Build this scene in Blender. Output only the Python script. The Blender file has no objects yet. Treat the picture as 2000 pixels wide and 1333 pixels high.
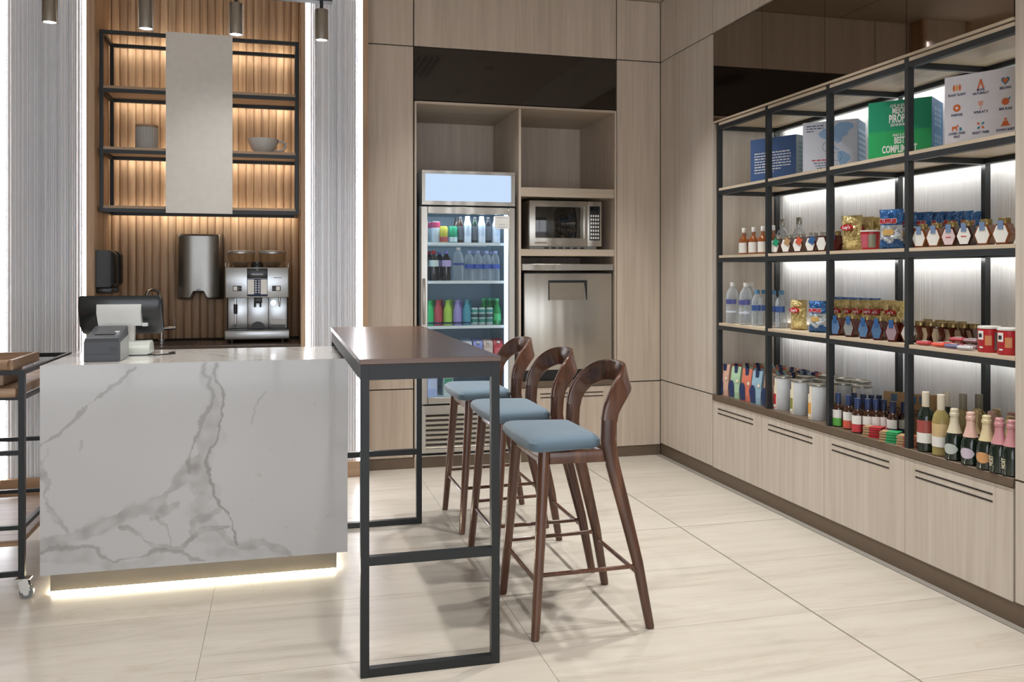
import bpy, bmesh, math, random
from mathutils import Vector, Matrix, noise
random.seed(7)
PI = math.pi
# ------------------------------------------------------------------ camera, world, exposure
S = bpy.context.scene
C = S.collection
CAM_H, FPX, HOR = 1.36, 1716.0, 533.0
YAW = math.atan(449/1716.)
cam = bpy.data.cameras.new('camera'); camo = bpy.data.objects.new('camera', cam); C.objects.link(camo)
camo.location = (0, 0, CAM_H); camo.rotation_euler = (PI/2, 0, -YAW)
cam.sensor_width = 36; cam.lens = FPX/2000*36; cam.shift_y = -(666.5-HOR)/2000
cam.clip_start = .02
S.camera = camo
w = bpy.data.worlds.new('world'); S.world = w; w.use_nodes = True
w.node_tree.nodes['Background'].inputs[0].default_value = (.9, .94, 1, 1)
w.node_tree.nodes['Background'].inputs[1].default_value = 3.0
S.view_settings.view_transform = 'Standard'; S.view_settings.look = 'None'
S.view_settings.gamma = 1; S.view_settings.use_curve_mapping = False
S.view_settings.exposure = 0.12
ZC = 3.38          # ceiling height
def lamp(name, kind, loc, energy, col, size=.05, ang=80, blend=.8, rot=(0, 0, 0)):
    l = bpy.data.lights.new(name, kind); l.energy = energy; l.color = col
    if kind == 'SPOT': l.spot_size = math.radians(ang); l.spot_blend = blend; l.shadow_soft_size = size
    if kind == 'AREA': l.shape = 'RECTANGLE'; l.size, l.size_y = size
    o = bpy.data.objects.new(name, l); C.objects.link(o); o.location = loc; o.rotation_euler = rot
    return o
WARM = (1, .975, .935)
SPOTS = [(1.95, 4.95, 190), (1.95, 3.75, 190), (1.9, 2.5, 150), (1.3, 5.4, 110), (.5, 2.2, 130), (-.3, 5.3, 80), (-1.0, 2.7, 130), (.2, 4.55, 90), (.8, .7, 150), (2.0, 1.0, 150), (-.8, .9, 150)]
for x, y, e in SPOTS: lamp('downlight_lamp', 'SPOT', (x, y, ZC-.03), e, WARM, .05, 84, 1.0)

# ------------------------------------------------------------------ calibration helpers
def ray(u, v=HOR):
    s = (u-1000)/FPX; t = (HOR-v)/FPX
    return (math.sin(YAW)+s*math.cos(YAW), math.cos(YAW)-s*math.sin(YAW), t)
def YX(u, X): d = ray(u); return X/d[0]*d[1]           # y of the sight line at depth plane x = X
def XY(u, Y): d = ray(u); return Y/d[1]*d[0]
def ZY(u, v, Y): d = ray(u, v); return CAM_H + d[2]*Y/d[1]

# ------------------------------------------------------------------ materials
def srgb(c):
    if isinstance(c, str): c = [int(c[i:i+2], 16)/255 for i in (0, 2, 4)]
    return tuple((x/12.92 if x <= .04045 else ((x+.055)/1.055)**2.4) for x in c)+(1,)
MC = {}
def mat(name, col, rough=.5, metal=0, **k):
    if name in MC: return MC[name]
    m = bpy.data.materials.new(name); m.use_nodes = True; b = m.node_tree.nodes['Principled BSDF']
    b.inputs['Base Color'].default_value = srgb(col); b.inputs['Roughness'].default_value = rough
    b.inputs['Metallic'].default_value = metal
    if 'emit' in k:
        b.inputs['Emission Color'].default_value = srgb(k.get('ecol', col)); b.inputs['Emission Strength'].default_value = k['emit']
    if 'trans' in k: b.inputs['Transmission Weight'].default_value = k['trans']
    if 'coat' in k: b.inputs['Coat Weight'].default_value = k['coat']; b.inputs['Coat Roughness'].default_value = .08
    if 'sheen' in k: b.inputs['Sheen Weight'].default_value = k['sheen']
    MC[name] = m
    # fine procedural variation so that no surface is perfectly flat in colour
    var = k.get('var', .06)
    if var:
        nt = m.node_tree; tc = nt.nodes.new('ShaderNodeTexCoord'); n = nt.nodes.new('ShaderNodeTexNoise')
        n.inputs['Scale'].default_value = k.get('vscale', 25); nt.links.new(tc.outputs['Object'], n.inputs['Vector'])
        r = nt.nodes.new('ShaderNodeMix'); r.data_type = 'RGBA'
        c = srgb(col); r.inputs[6].default_value = tuple(x*(1-var) for x in c[:3])+(1,)
        r.inputs[7].default_value = tuple(min(1, x*(1+var)) for x in c[:3])+(1,)
        nt.links.new(n.outputs['Fac'], r.inputs[0]); nt.links.new(r.outputs[2], b.inputs['Base Color'])
    return m
def grain(name, cols, axis='z', scale=1., rough=.45, coat=0, bump=.02, tone=.0):
    """wood: noise stretched along one axis, three tones"""
    if name in MC: return MC[name]
    m = bpy.data.materials.new(name); m.use_nodes = True; nt = m.node_tree; N = nt.nodes; L = nt.links
    b = N['Principled BSDF']; b.inputs['Roughness'].default_value = rough
    if coat: b.inputs['Coat Weight'].default_value = coat; b.inputs['Coat Roughness'].default_value = .1
    tc = N.new('ShaderNodeTexCoord'); mp = N.new('ShaderNodeMapping'); oi = N.new('ShaderNodeObjectInfo')
    ad = N.new('ShaderNodeVectorMath'); ad.operation = 'MULTIPLY_ADD'
    ad.inputs[1].default_value = (7, 7, 7); L.new(oi.outputs['Random'], ad.inputs[0]); L.new(tc.outputs['Object'], ad.inputs[2])
    s = {'z': (38, 38, 1.6), 'y': (38, 1.6, 38), 'x': (1.6, 38, 38)}[axis]
    mp.inputs['Scale'].default_value = tuple(v*scale for v in s)
    L.new(ad.outputs[0], mp.inputs[0])
    n = N.new('ShaderNodeTexNoise'); n.inputs['Scale'].default_value = 1; n.inputs['Detail'].default_value = 6; n.inputs['Distortion'].default_value = .6
    n2 = N.new('ShaderNodeTexNoise'); n2.inputs['Scale'].default_value = .22; n2.inputs['Detail'].default_value = 3; n2.inputs['Distortion'].default_value = 1.5
    L.new(mp.outputs[0], n.inputs[0]); L.new(mp.outputs[0], n2.inputs[0])
    mx = N.new('ShaderNodeMath'); mx.operation = 'MULTIPLY_ADD'; mx.inputs[1].default_value = .55
    m2 = N.new('ShaderNodeMath'); m2.operation = 'MULTIPLY'; m2.inputs[1].default_value = .45
    L.new(n2.outputs['Fac'], m2.inputs[0]); L.new(n.outputs['Fac'], mx.inputs[0]); L.new(m2.outputs[0], mx.inputs[2])
    cr = N.new('ShaderNodeValToRGB'); e = cr.color_ramp.elements
    e[0].position = .33; e[0].color = srgb(cols[0]); e[1].position = .68; e[1].color = srgb(cols[2])
    k = e.new(.5); k.color = srgb(cols[1])
    L.new(mx.outputs[0], cr.inputs[0])
    if tone:
        hs = N.new('ShaderNodeHueSaturation'); mr = N.new('ShaderNodeMapRange')
        mr.inputs[3].default_value = 1-tone; mr.inputs[4].default_value = 1+tone
        L.new(oi.outputs['Random'], mr.inputs[0]); L.new(mr.outputs[0], hs.inputs['Value']); L.new(cr.outputs[0], hs.inputs['Color'])
        L.new(hs.outputs[0], b.inputs['Base Color'])
    else: L.new(cr.outputs[0], b.inputs['Base Color'])
    bp = N.new('ShaderNodeBump'); bp.inputs['Strength'].default_value = bump; bp.inputs['Distance'].default_value = .01
    L.new(n.outputs['Fac'], bp.inputs['Height']); L.new(bp.outputs[0], b.inputs['Normal'])
    MC[name] = m; return m
def glassy(name, col, alpha=.25, rough=.03, gl=.5):
    """thin clear plastic or glass: transparent mixed with a tinted surface and a fresnel gloss"""
    if name in MC: return MC[name]
    m = bpy.data.materials.new(name); m.use_nodes = True; nt = m.node_tree; N = nt.nodes; L = nt.links
    b = N['Principled BSDF']; b.inputs['Base Color'].default_value = srgb(col); b.inputs['Roughness'].default_value = rough
    t = N.new('ShaderNodeBsdfTransparent'); t.inputs[0].default_value = tuple(min(1, x*.3+.7) for x in srgb(col)[:3])+(1,)
    fr = N.new('ShaderNodeLayerWeight'); fr.inputs[0].default_value = .35
    mm = N.new('ShaderNodeMath'); mm.operation = 'MULTIPLY_ADD'; mm.inputs[1].default_value = gl; mm.inputs[2].default_value = alpha; mm.use_clamp = True
    L.new(fr.outputs['Facing'], mm.inputs[0])
    mi = N.new('ShaderNodeMixShader'); L.new(mm.outputs[0], mi.inputs[0]); L.new(t.outputs[0], mi.inputs[1]); L.new(b.outputs[0], mi.inputs[2])
    L.new(mi.outputs[0], N['Material Output'].inputs[0]); MC[name] = m; return m
def stone_tile():
    m = bpy.data.materials.new('floor_stone'); m.use_nodes = True; nt = m.node_tree; N = nt.nodes; L = nt.links
    b = N['Principled BSDF']; b.inputs['Roughness'].default_value = .32
    tc = N.new('ShaderNodeTexCoord'); oi = N.new('ShaderNodeObjectInfo')
    ad = N.new('ShaderNodeVectorMath'); ad.operation = 'MULTIPLY_ADD'; ad.inputs[1].default_value = (5, 9, 3)
    L.new(oi.outputs['Random'], ad.inputs[0]); L.new(tc.outputs['Object'], ad.inputs[2])
    mp = N.new('ShaderNodeMapping'); mp.inputs['Scale'].default_value = (1.0, 7, 5); mp.inputs['Rotation'].default_value = (0, 0, .07); L.new(ad.outputs[0], mp.inputs[0])
    n = N.new('ShaderNodeTexNoise'); n.inputs['Scale'].default_value = 1; n.inputs['Detail'].default_value = 8; n.inputs['Distortion'].default_value = 1.2; n.inputs['Roughness'].default_value = .62
    L.new(mp.outputs[0], n.inputs[0])
    cr = N.new('ShaderNodeValToRGB'); e = cr.color_ramp.elements
    e[0].position = .3; e[0].color = srgb('b0a99e'); e[1].position = .7; e[1].color = srgb('c6c0b6'); k = e.new(.47); k.color = srgb('beb7ac')
    L.new(n.outputs['Fac'], cr.inputs[0])
    n2 = N.new('ShaderNodeTexNoise'); n2.inputs['Scale'].default_value = .5; n2.inputs['Detail'].default_value = 10; n2.inputs['Distortion'].default_value = 2.5
    L.new(mp.outputs[0], n2.inputs[0])
    r2 = N.new('ShaderNodeValToRGB'); q = r2.color_ramp.elements; q[0].position = .485; q[0].color = (0, 0, 0, 1); q[1].position = .515; q[1].color = (0, 0, 0, 1); z = q.new(.5); z.color = (1, 1, 1, 1)
    L.new(n2.outputs['Fac'], r2.inputs[0])
    mm = N.new('ShaderNodeMath'); mm.operation = 'MULTIPLY'; mm.inputs[1].default_value = .28; L.new(r2.outputs[0], mm.inputs[0])
    mx = N.new('ShaderNodeMix'); mx.data_type = 'RGBA'; mx.inputs[7].default_value = srgb('a89782')
    L.new(mm.outputs[0], mx.inputs[0]); L.new(cr.outputs[0], mx.inputs[6]); L.new(mx.outputs[2], b.inputs['Base Color'])
    return m
def marble(attr):
    m = bpy.data.materials.new('white_marble'); m.use_nodes = True; nt = m.node_tree; N = nt.nodes; L = nt.links
    b = N['Principled BSDF']; b.inputs['Roughness'].default_value = .12; b.inputs['Coat Weight'].default_value = .3
    if attr:
        a = N.new('ShaderNodeAttribute'); a.attribute_name = 'vein'; L.new(a.outputs['Color'], b.inputs['Base Color'])
    else:
        tc = N.new('ShaderNodeTexCoord'); n = N.new('ShaderNodeTexNoise'); n.inputs['Scale'].default_value = 1.3; n.inputs['Detail'].default_value = 8; n.inputs['Distortion'].default_value = 2
        L.new(tc.outputs['Object'], n.inputs[0])
        r = N.new('ShaderNodeValToRGB'); q = r.color_ramp.elements; q[0].position = .47; q[0].color = srgb('e2e0dc'); q[1].position = .51; q[1].color = srgb('e2e0dc'); z = q.new(.49); z.color = srgb('c8c4c0')
        L.new(n.outputs['Fac'], r.inputs[0]); L.new(r.outputs[0], b.inputs['Base Color'])
    return m
OAK = grain('pale_oak_veneer', ('b5a696', 'c2b3a3', 'cebfb0'), 'z', 1, .42)
OAKL = grain('washed_oak_veneer', ('bcb1a4', 'c8beb2', 'd3cac0'), 'z', 1, .42)
OAKY = grain('pale_oak_board', ('b8a892', 'c9b9a2', 'd6c7b2'), 'y', 1, .45)
OAKX = grain('pale_oak_shelf', ('ab9c8a', 'b9aa98', 'c6b8a6'), 'x', 1, .45)
WAL = grain('brown_walnut_slat', ('8e7058', 'af9073', 'c9ae90'), 'z', .8, .5, tone=.14)
WALX = grain('brown_walnut_board', ('93795f', 'ab9278', 'c2ab92'), 'x', .8, .45)
TEAK = grain('warm_teak', ('755a44', '9a7b60', 'b59a7e'), 'x', .6, .4, tone=.1)
TEAKY = grain('warm_teak_side', ('755a44', '9a7b60', 'b59a7e'), 'y', .6, .4)
DARKW = grain('dark_walnut_top', ('3c2518', '553624', '6c4932'), 'x', .7, .24, coat=.15)
STOOLW = grain('lacquered_walnut', ('392117', '523223', '6c4834'), 'z', .7, .25, coat=.35)
BLACK = mat('black_metal', '303437', .42, .35, var=.03)
BLACKT = mat('matt_black_steel', '1e2123', .4, .3, var=.03)
BLK2 = mat('black_plastic', '1c1d1f', .3)
DGREY = mat('dark_grey_plastic', '3f4248', .38)
BROWN = mat('bronze_laminate', '6a5b4c', .4, .2)
BROWN2 = mat('bronze_metal_kick', '8c8478', .35, .2)
STEEL = mat('brushed_steel', 'b6b2aa', .28, .9, vscale=8)
def wavy(m, s=(9, 9, .35), st=.35):
    nt = m.node_tree; N = nt.nodes; L = nt.links; tc = N.new('ShaderNodeTexCoord'); mp = N.new('ShaderNodeMapping'); mp.inputs['Scale'].default_value = s
    n = N.new('ShaderNodeTexNoise'); n.inputs['Scale'].default_value = 1; n.inputs['Detail'].default_value = 1; bp = N.new('ShaderNodeBump'); bp.inputs['Strength'].default_value = st; bp.inputs['Distance'].default_value = .02
    L.new(tc.outputs['Object'], mp.inputs[0]); L.new(mp.outputs[0], n.inputs[0]); L.new(n.outputs['Fac'], bp.inputs['Height']); L.new(bp.outputs[0], N['Principled BSDF'].inputs['Normal'])
wavy(STEEL)
STEELB = mat('cool_steel', 'c2c6c9', .28, .9)
CHROME = mat('chrome', 'dddddd', .08, 1, var=0)
WHITE = mat('white_paint', 'dedcd6', .5)
WHITEP = mat('white_plastic', 'd5d8d6', .35)
FLUTE = mat('white_reeded_panel', 'e4e7ee', .35, var=.02)
GROUT = mat('floor_grout', 'a09a90', .7)
GREYJ = mat('grey_joint', '8c8880', .6)
DARKGAP = mat('shadow_gap', '2d2620', .8)
CEIL = mat('ceiling_paint', 'a99d8e', .7)
BEIGEW = mat('plain_wall_paint', 'b9ac9b', .7)
SMIRROR = mat('smoked_mirror', '241c17', .04, var=0, coat=.9)
BMIRROR = mat('bronze_mirror', '85796e', .03, 1, var=0)
LEDC = mat('led_cool_white', 'fffdf4', .5, emit=20, ecol='f6f8ff', var=0)
LEDW = mat('led_warm_white', 'ffe0b0', .5, emit=17, ecol='fff3dc', var=0)
LEDN = mat('led_neutral_shelf', 'fff6e0', .5, emit=5, ecol='fff6e0', var=0)
LEDF = mat('led_floor', 'fffaf0', .5, emit=70, ecol='fff6de', var=0)
LEDB = mat('led_fridge', 'e8f4ff', .5, emit=1.7, ecol='d8eaff', var=0)
BLUEC = mat('blue_grey_suede', '5d7282', .85, sheen=.3, vscale=12, var=.12)

# ------------------------------------------------------------------ mesh builder
class MB:
    def __init__(s, o=(0, 0, 0)): s.bm = bmesh.new(); s.o = Vector(o); s.mi = 0
    def _fin(s, vs):
        fs = set(f for v in vs for f in v.link_faces)
        for f in fs: f.material_index = s.mi
    def box(s, x0, x1, y0, y1, z0, z1, bev=0, seg=2, rz=0, rx=0, ry=0):
        r = bmesh.ops.create_cube(s.bm, size=1); vs = r['verts']
        bmesh.ops.scale(s.bm, vec=(abs(x1-x0), abs(y1-y0), abs(z1-z0)), verts=vs)
        if bev:
            es = list(set(e for v in vs for e in v.link_edges))
            q = bmesh.ops.bevel(s.bm, geom=es, offset=bev, segments=seg, affect='EDGES', profile=.5)
            vs = list(set(v for f in q['faces'] for v in f.verts) | set(v for v in vs if v.is_valid))
            vs = s._island(vs[0])
        M = Matrix.Translation(Vector(((x0+x1)/2, (y0+y1)/2, (z0+z1)/2))-s.o)
        if rz or rx or ry: M = M @ Matrix.Rotation(rz, 4, 'Z') @ Matrix.Rotation(ry, 4, 'Y') @ Matrix.Rotation(rx, 4, 'X')
        bmesh.ops.transform(s.bm, matrix=M, verts=vs); s._fin(vs); return s
    def _island(s, v):
        seen = {v}; st = [v]
        while st:
            a = st.pop()
            for e in a.link_edges:
                b = e.other_vert(a)
                if b not in seen: seen.add(b); st.append(b)
        return list(seen)
    def rings(s, rings, cap=True, close=True):
        """rings: list of lists of points"""
        R = [[s.bm.verts.new(Vector(p)-s.o) for p in r] for r in rings]
        n = len(R[0]); k = n if close else n-1
        for a, b in zip(R[:-1], R[1:]):
            for i in range(k):
                f = s.bm.faces.new((a[i], a[(i+1) % n], b[(i+1) % n], b[i])); f.material_index = s.mi
        if cap and close:
            for r in (R[0][::-1], R[-1]):
                try: f = s.bm.faces.new(r); f.material_index = s.mi
                except ValueError: pass
        return s
    def lathe(s, prof, x=0, y=0, z=0, n=20, cap=True, sx=1, sy=1, a0=0, a1=None):
        full = a1 is None; a1 = 2*PI if full else a1
        m = n if full else n+1
        rs = [[(x+r*sx*math.cos(a0+(a1-a0)*i/n), y+r*sy*math.sin(a0+(a1-a0)*i/n), z+h) for i in range(m)] for r, h in prof]
        return s.rings(rs, cap and full, full)
    def cyl(s, x, y, z0, z1, r, n=20, bev=0):
        p = [(r, z0), (r, z1)] if not bev else [(r-bev, z0), (r, z0+bev), (r, z1-bev), (r-bev, z1)]
        return s.lathe(p, x, y, 0, n)
    def hcyl(s, p0, p1, r, n=14, r1=None):
        return s.tube([p0, p1], [r, r1 or r], n)
    def tube(s, pts, r, n=8):
        pts = [Vector(p) for p in pts]; rr = r if isinstance(r, (list, tuple)) else [r]*len(pts)
        rs = []; up = None
        for i, p in enumerate(pts):
            t = (pts[min(i+1, len(pts)-1)]-pts[max(i-1, 0)]).normalized()
            if up is None: up = t.orthogonal().normalized()
            up = (up-t*up.dot(t)).normalized(); b = t.cross(up)
            rs.append([p+(up*math.cos(2*PI*k/n)+b*math.sin(2*PI*k/n))*rr[i] for k in range(n)])
        return s.rings(rs)
    def sweep(s, pts, W, hw, ht, n=16, pw=2.6):
        """sweep a superellipse section: width direction W[i], half width hw[i], half thickness ht[i]"""
        pts = [Vector(p) for p in pts]; rs = []
        for i, p in enumerate(pts):
            t = (pts[min(i+1, len(pts)-1)]-pts[max(i-1, 0)]).normalized()
            w_ = Vector(W[i]); w_ = (w_-t*w_.dot(t)).normalized(); h_ = t.cross(w_)
            ring = []
            for k in range(n):
                a = 2*PI*k/n; c, q = math.cos(a), math.sin(a)
                ring.append(p+w_*hw[i]*math.copysign(abs(c)**(2/pw), c)+h_*ht[i]*math.copysign(abs(q)**(2/pw), q))
            rs.append(ring)
        return s.rings(rs)
    def poly(s, pts, d):
        """extrude closed polygon pts (3d) by vector d"""
        d = Vector(d); return s.rings([[Vector(p) for p in pts], [Vector(p)+d for p in pts]])
    def quad(s, pts):
        f = s.bm.faces.new([s.bm.verts.new(Vector(p)-s.o) for p in pts]); f.material_index = s.mi; return s
    def mesh(s, name, mats, smooth=True):
        bmesh.ops.recalc_face_normals(s.bm, faces=s.bm.faces[:])
        me = bpy.data.meshes.new(name); s.bm.to_mesh(me); s.bm.free()
        for m in (mats if isinstance(mats, (list, tuple)) else [mats]): me.materials.append(m)
        if smooth:
            me.polygons.foreach_set('use_smooth', [True]*len(me.polygons)); me.set_sharp_from_angle(angle=math.radians(38))
        return me
def link(name, data, parent=None, loc=None):
    o = bpy.data.objects.new(name, data); C.objects.link(o)
    if parent: o.parent = parent
    if loc: o.location = loc
    return o
def P(name, mb, m, parent, smooth=True, label=None):
    o = link(name, mb.mesh(name, m, smooth), parent)
    if label: o['label'] = label
    return o
def thing(name, loc, label, cat, group=None, rz=0):
    o = link(name, None); o.location = loc; o.rotation_euler = (0, 0, rz); o.empty_display_size = .05
    o['label'] = label; o['category'] = cat
    if group: o['group'] = group
    return o
def single(name, mb, m, label, cat, group=None):
    o = link(name, mb.mesh(name, m)); o['label'] = label; o['category'] = cat
    if group: o['group'] = group
    return o
def struct(name, mb, m, parent=None):
    o = link(name, mb.mesh(name, m, False), parent)
    if parent is None: o['kind'] = 'structure'
    return o
TC = {}
def text_mesh(txt, size, m, sx=1., ext=.0004, key='', align='CENTER', bold=.0):
    k = (txt, round(size, 5), m.name, round(sx, 3), align, bold)
    if k in TC: return TC[k]
    c = bpy.data.curves.new('lettering', 'FONT'); c.body = txt; c.size = size; c.extrude = ext; c.align_x = align; c.align_y = 'CENTER'
    c.resolution_u = 2; c.offset = bold
    o = bpy.data.objects.new('tmp', c); C.objects.link(o)
    dg = bpy.context.evaluated_depsgraph_get(); me = bpy.data.meshes.new_from_object(o.evaluated_get(dg))
    bpy.data.objects.remove(o); bpy.data.curves.remove(c)
    # text faces -y, x to the right, z up
    me.transform(Matrix.Diagonal((sx, 1, 1, 1))); me.transform(Matrix.Rotation(PI/2, 4, 'X'))
    me.materials.clear(); me.materials.append(m); TC[k] = me; return me
def text(txt, size, m, parent, loc, rz=0, sx=1., rot=None, name='lettering', align='CENTER', bold=.0):
    o = link(name, text_mesh(txt, size, m, sx, align=align, bold=bold), parent); o.location = loc
    o.rotation_euler = rot if rot else (0, 0, rz)
    return o
def dashes(parent, x0, x1, z, h, m, y=-.0016, seed=1, th=.0006):
    rnd = random.Random(seed); b = MB(); x = x0
    while x < x1-.004:
        w_ = min(rnd.uniform(.008, .026), x1-x); b.box(x, x+w_, y-th, y, z, z+h*rnd.uniform(.8, 1)); x += w_+.005
    return P('printed_line', b, m, parent, False)
ORD = ['first', 'second', 'third', 'fourth', 'fifth', 'sixth', 'seventh', 'eighth', 'ninth', 'tenth', 'eleventh', 'twelfth']

# ================================================================== ROOM
XW, YW = 2.735, 6.07
# ---- floor: slab of grout and every tile a part
fl = struct('floor', MB().box(-3.6, 3.3, -3.2, 6.9, -.08, -.004), GROUT)
TILE = stone_tile()
xs = [-3.79, -2.62, -1.45, -.28, .89, 2.055, 2.70]
ys = [-3.2, -2.94, -2.335, -1.73, -1.125, -.52, .085, .69, 1.29, 1.895, 2.498, 3.102, 3.71, 4.315, 4.92, 5.525, 6.13]
for i in range(len(xs)-1):
    for j in range(len(ys)-1):
        gx = .005 if abs(xs[i+1]-2.055) < .01 else .0009; gx0 = .005 if abs(xs[i]-2.055) < .01 else .0009
        gy = .0028 if abs(ys[j+1]-4.315) < .01 and xs[i] > .8 else .0009; gy0 = .0028 if abs(ys[j]-4.315) < .01 and xs[i] > .8 else .0009
        x0 = max(xs[i], -3.6)+gx0; x1 = xs[i+1]-gx
        o = P('tile', MB(((x0+x1)/2, (ys[j]+ys[j+1])/2, 0)).box(x0, x1, ys[j]+gy0, ys[j+1]-gy, -.004, 0), TILE, fl, False)
        o.location = ((x0+x1)/2, (ys[j]+ys[j+1])/2, 0)
struct('trim_1', MB().box(2.703, XW+.012, -3.2, 6.08, -.004, .001), GREYJ)
# ---- ceiling with slot diffuser and hatch (seen in the dark glass)
ce = struct('ceiling', MB().box(-3.6, 3.3, -3.2, 6.9, ZC+.012, ZC+.08), DARKGAP)
cx = [-3.6, -2.0, -.4, 1.2, 2.735, 3.3]; cy = [-3.2, -1.9, -.7, .5, 1.7, 2.9, 4.1, 5.3, 6.9]
for i in range(len(cx)-1):
    for j in range(len(cy)-1):
        P('panel', MB().box(cx[i]+.004, cx[i+1]-.004, cy[j]+.004, cy[j+1]-.004, ZC, ZC+.012), CEIL, ce, False)
t = thing('air_grille', (1.33, 3.6, ZC), 'slotted air grille in the ceiling, seen mirrored in the dark glass', 'vent')
b = MB((1.33, 3.6, ZC)); b.box(1.2, 1.46, 3.15, 4.05, ZC-.006, ZC-.001); P('frame', b, CEIL, t)
for k in range(4): P('slot', MB((1.33, 3.6, ZC)).box(1.225+k*.06, 1.255+k*.06, 3.18, 4.02, ZC-.009, ZC-.006), DARKGAP, t)
single('ceiling_hatch', MB().box(.85, 1.08, 3.5, 4.1, ZC-.008, ZC-.001), DARKGAP, 'black square hatch in the ceiling, seen mirrored in the dark glass', 'hatch')
for x, y, e in SPOTS:
    wx_ = 'left' if x < -.2 else 'middle' if x < 1 else 'right'; dn = sum(1 for a in SPOTS if ('left' if a[0] < -.2 else 'middle' if a[0] < 1 else 'right') == wx_ and a[1] > y)
    t = thing('downlight', (x, y, ZC), 'small recessed ceiling downlight in the %s row, %s from the back wall' % (wx_, ['first', 'second', 'third', 'fourth', 'fifth', 'sixth'][dn]), 'light', 'recessed ceiling downlights')
    b = MB((x, y, ZC)); b.lathe([(.05, -.008), (.055, -.002), (.062, -.002), (.062, -.008)], x, y, ZC, 20, cap=False); P('rim', b, WHITE, t)

# ---- walls
def panel(parent, ax, a0, a1, z0, z1, m=OAK, g=.004, th=.018, pos=None, name='panel'):
    b = MB()
    if ax == 'y': p = YW if pos is None else pos; b.box(a0+g, a1-g, p, p+th, z0+g, z1-g)
    else: p = XW if pos is None else pos; b.box(p, p+th, a0+g, a1-g, z0+g, z1-g)
    return P(name, b, m, parent, False)
XL = .557
wb = MB()
wb.box(XL+.002, .888, YW+.018, 6.95, .0, ZC)                       # left pier
wb.box(2.384, XW+.5, YW+.018, 6.95, 0, ZC)
wb.box(.888, 2.384, YW+.018, 6.95, 2.62, ZC)
wb.box(.888, 2.384, 6.87, 6.95, 0, 2.62)
wall_back = struct('wall_back', wb, DARKGAP)
for x0, x1 in ((XL, .883), (2.384, XW)):
    for z0, z1 in ((.075, .553), (.553, 2.932), (2.932, ZC)): panel(wall_back, 'y', x0, x1, z0, z1)
panel(wall_back, 'y', .883, 2.384, 2.932, ZC)
P('end_panel', MB().box(.519, XL-.001, 5.915, YW+.02, 0, ZC), WAL, wall_back, False, 'walnut edge strip beside the lit reeded panel')
wr = MB()
wr.box(XW+.018, 3.3, 5.247+.02, YW, 0, ZC); wr.box(XW+.018, 3.3, -3.2, 2.77, 0, ZC)
wr.box(XW+.018, 3.3, 2.77, 5.267, 2.36, ZC); wr.box(3.225, 3.3, 2.77, 5.267, 0, 2.36)
wall_right = struct('wall_right', wr, DARKGAP)
for z0, z1 in ((.085, .56), (.56, 2.932), (2.932, ZC)):
    panel(wall_right, 'x', 5.247, YW, z0, z1, OAKL); 
    for a, c in ((1.6, 2.79), (.4, 1.6), (-.8, .4), (-2, -.8), (-3.2, -2)): panel(wall_right, 'x', a, c, z0, z1, OAKL)
panel(wall_right, 'x', 2.79, 4.02, 2.932, ZC, OAKL); panel(wall_right, 'x', 4.02, 5.247, 2.932, ZC, OAKL)
P('niche_side', MB().box(XW+.018, 3.225, 5.247, 5.267, .565, 2.335), OAKL, wall_right, False)
P('niche_side', MB().box(XW+.018, 3.225, 2.772, 2.79, .565, 2.335), OAKL, wall_right, False)
struct('wall_left', MB().box(-3.68, -3.6, -3.2, 6.9, 0, ZC), BEIGEW)
wrr = struct('wall_rear', MB().box(-3.6, 3.3, -3.3, -3.2, 2.75, ZC), BEIGEW)
for x in (-3.5, -1.8, -.1, 1.6, 3.2): P('mullion', MB().box(x, x+.07, -3.3, -3.22, 0, 2.75), BLACK, wrr, False)
struct('baseboard_back', MB().box(XL, XW, YW+.004, YW+.016, 0, .075), BROWN)
struct('baseboard_right', MB().box(XW+.004, XW+.016, -3.2, YW, 0, .085), BROWN)

# reeded (fluted) panels: irregular upright ribs
def fluted(o, x0, x1, z0, z1, y, seed, ax='y', depth=.012, mn=.005, mx=.02):
    rnd = random.Random(seed); b = MB(o); x = x0
    prof = []
    while x < x1-.002:
        wd = min(rnd.choice([mn, mn*1.4, mn*2, mn*2.6, mx])*rnd.uniform(.8, 1.1), x1-x); d = depth*rnd.uniform(.35, 1)
        for q, h in ((0, 0), (.12, .55), (.3, .9), (.5, 1), (.7, .9), (.88, .55)): prof.append((x+wd*q, h*d))
        x += wd
    prof.append((x1, 0))
    pts0 = []; pts1 = []
    for px, d in prof:
        if ax == 'y': pts0.append((px, y-d, z0)); pts1.append((px, y-d, z1))
        else: pts0.append((y-d, px, z0)); pts1.append((y-d, px, z1))
    b.rings([pts0, pts1], cap=False, close=False)
    return b
YF = 5.95
wall_bar = struct('wall_left_front', MB().box(-3.6, -1.17, 6.0, 6.9, 0, ZC), BEIGEW)
wall_pier = struct('wall_centre', MB().box(.149, .518, 6.0, 6.9, 0, ZC), BEIGEW)
wall_niche = struct('wall_niche', MB().box(-1.169, .148, 6.47, 6.9, 0, ZC), BEIGEW)
def reed(x0, x1, sd, ch, wl=None):
    wl = wl or wall_bar
    P('backing', MB().box(x0, x1, YF, 5.999, .105, 3.199), FLUTE, wl, False)
    o = P('reeded_panel', fluted((0, 0, 0), x0, x1, .105, 3.199, YF-.001, sd, depth=.012), FLUTE, wl, True); o['kind'] = 'stuff'
    P('plinth', MB().box(x0-.02, x1+.02, YF-.03, 5.999, .001, .104), TEAK, wl, False)
reed(-1.628, -1.194, 3, 1); reed(.172, .494, 5, 1, wall_pier)
for x in (-3.0, -2.4): reed(x, x+.5, int(x*10), 1)
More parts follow.
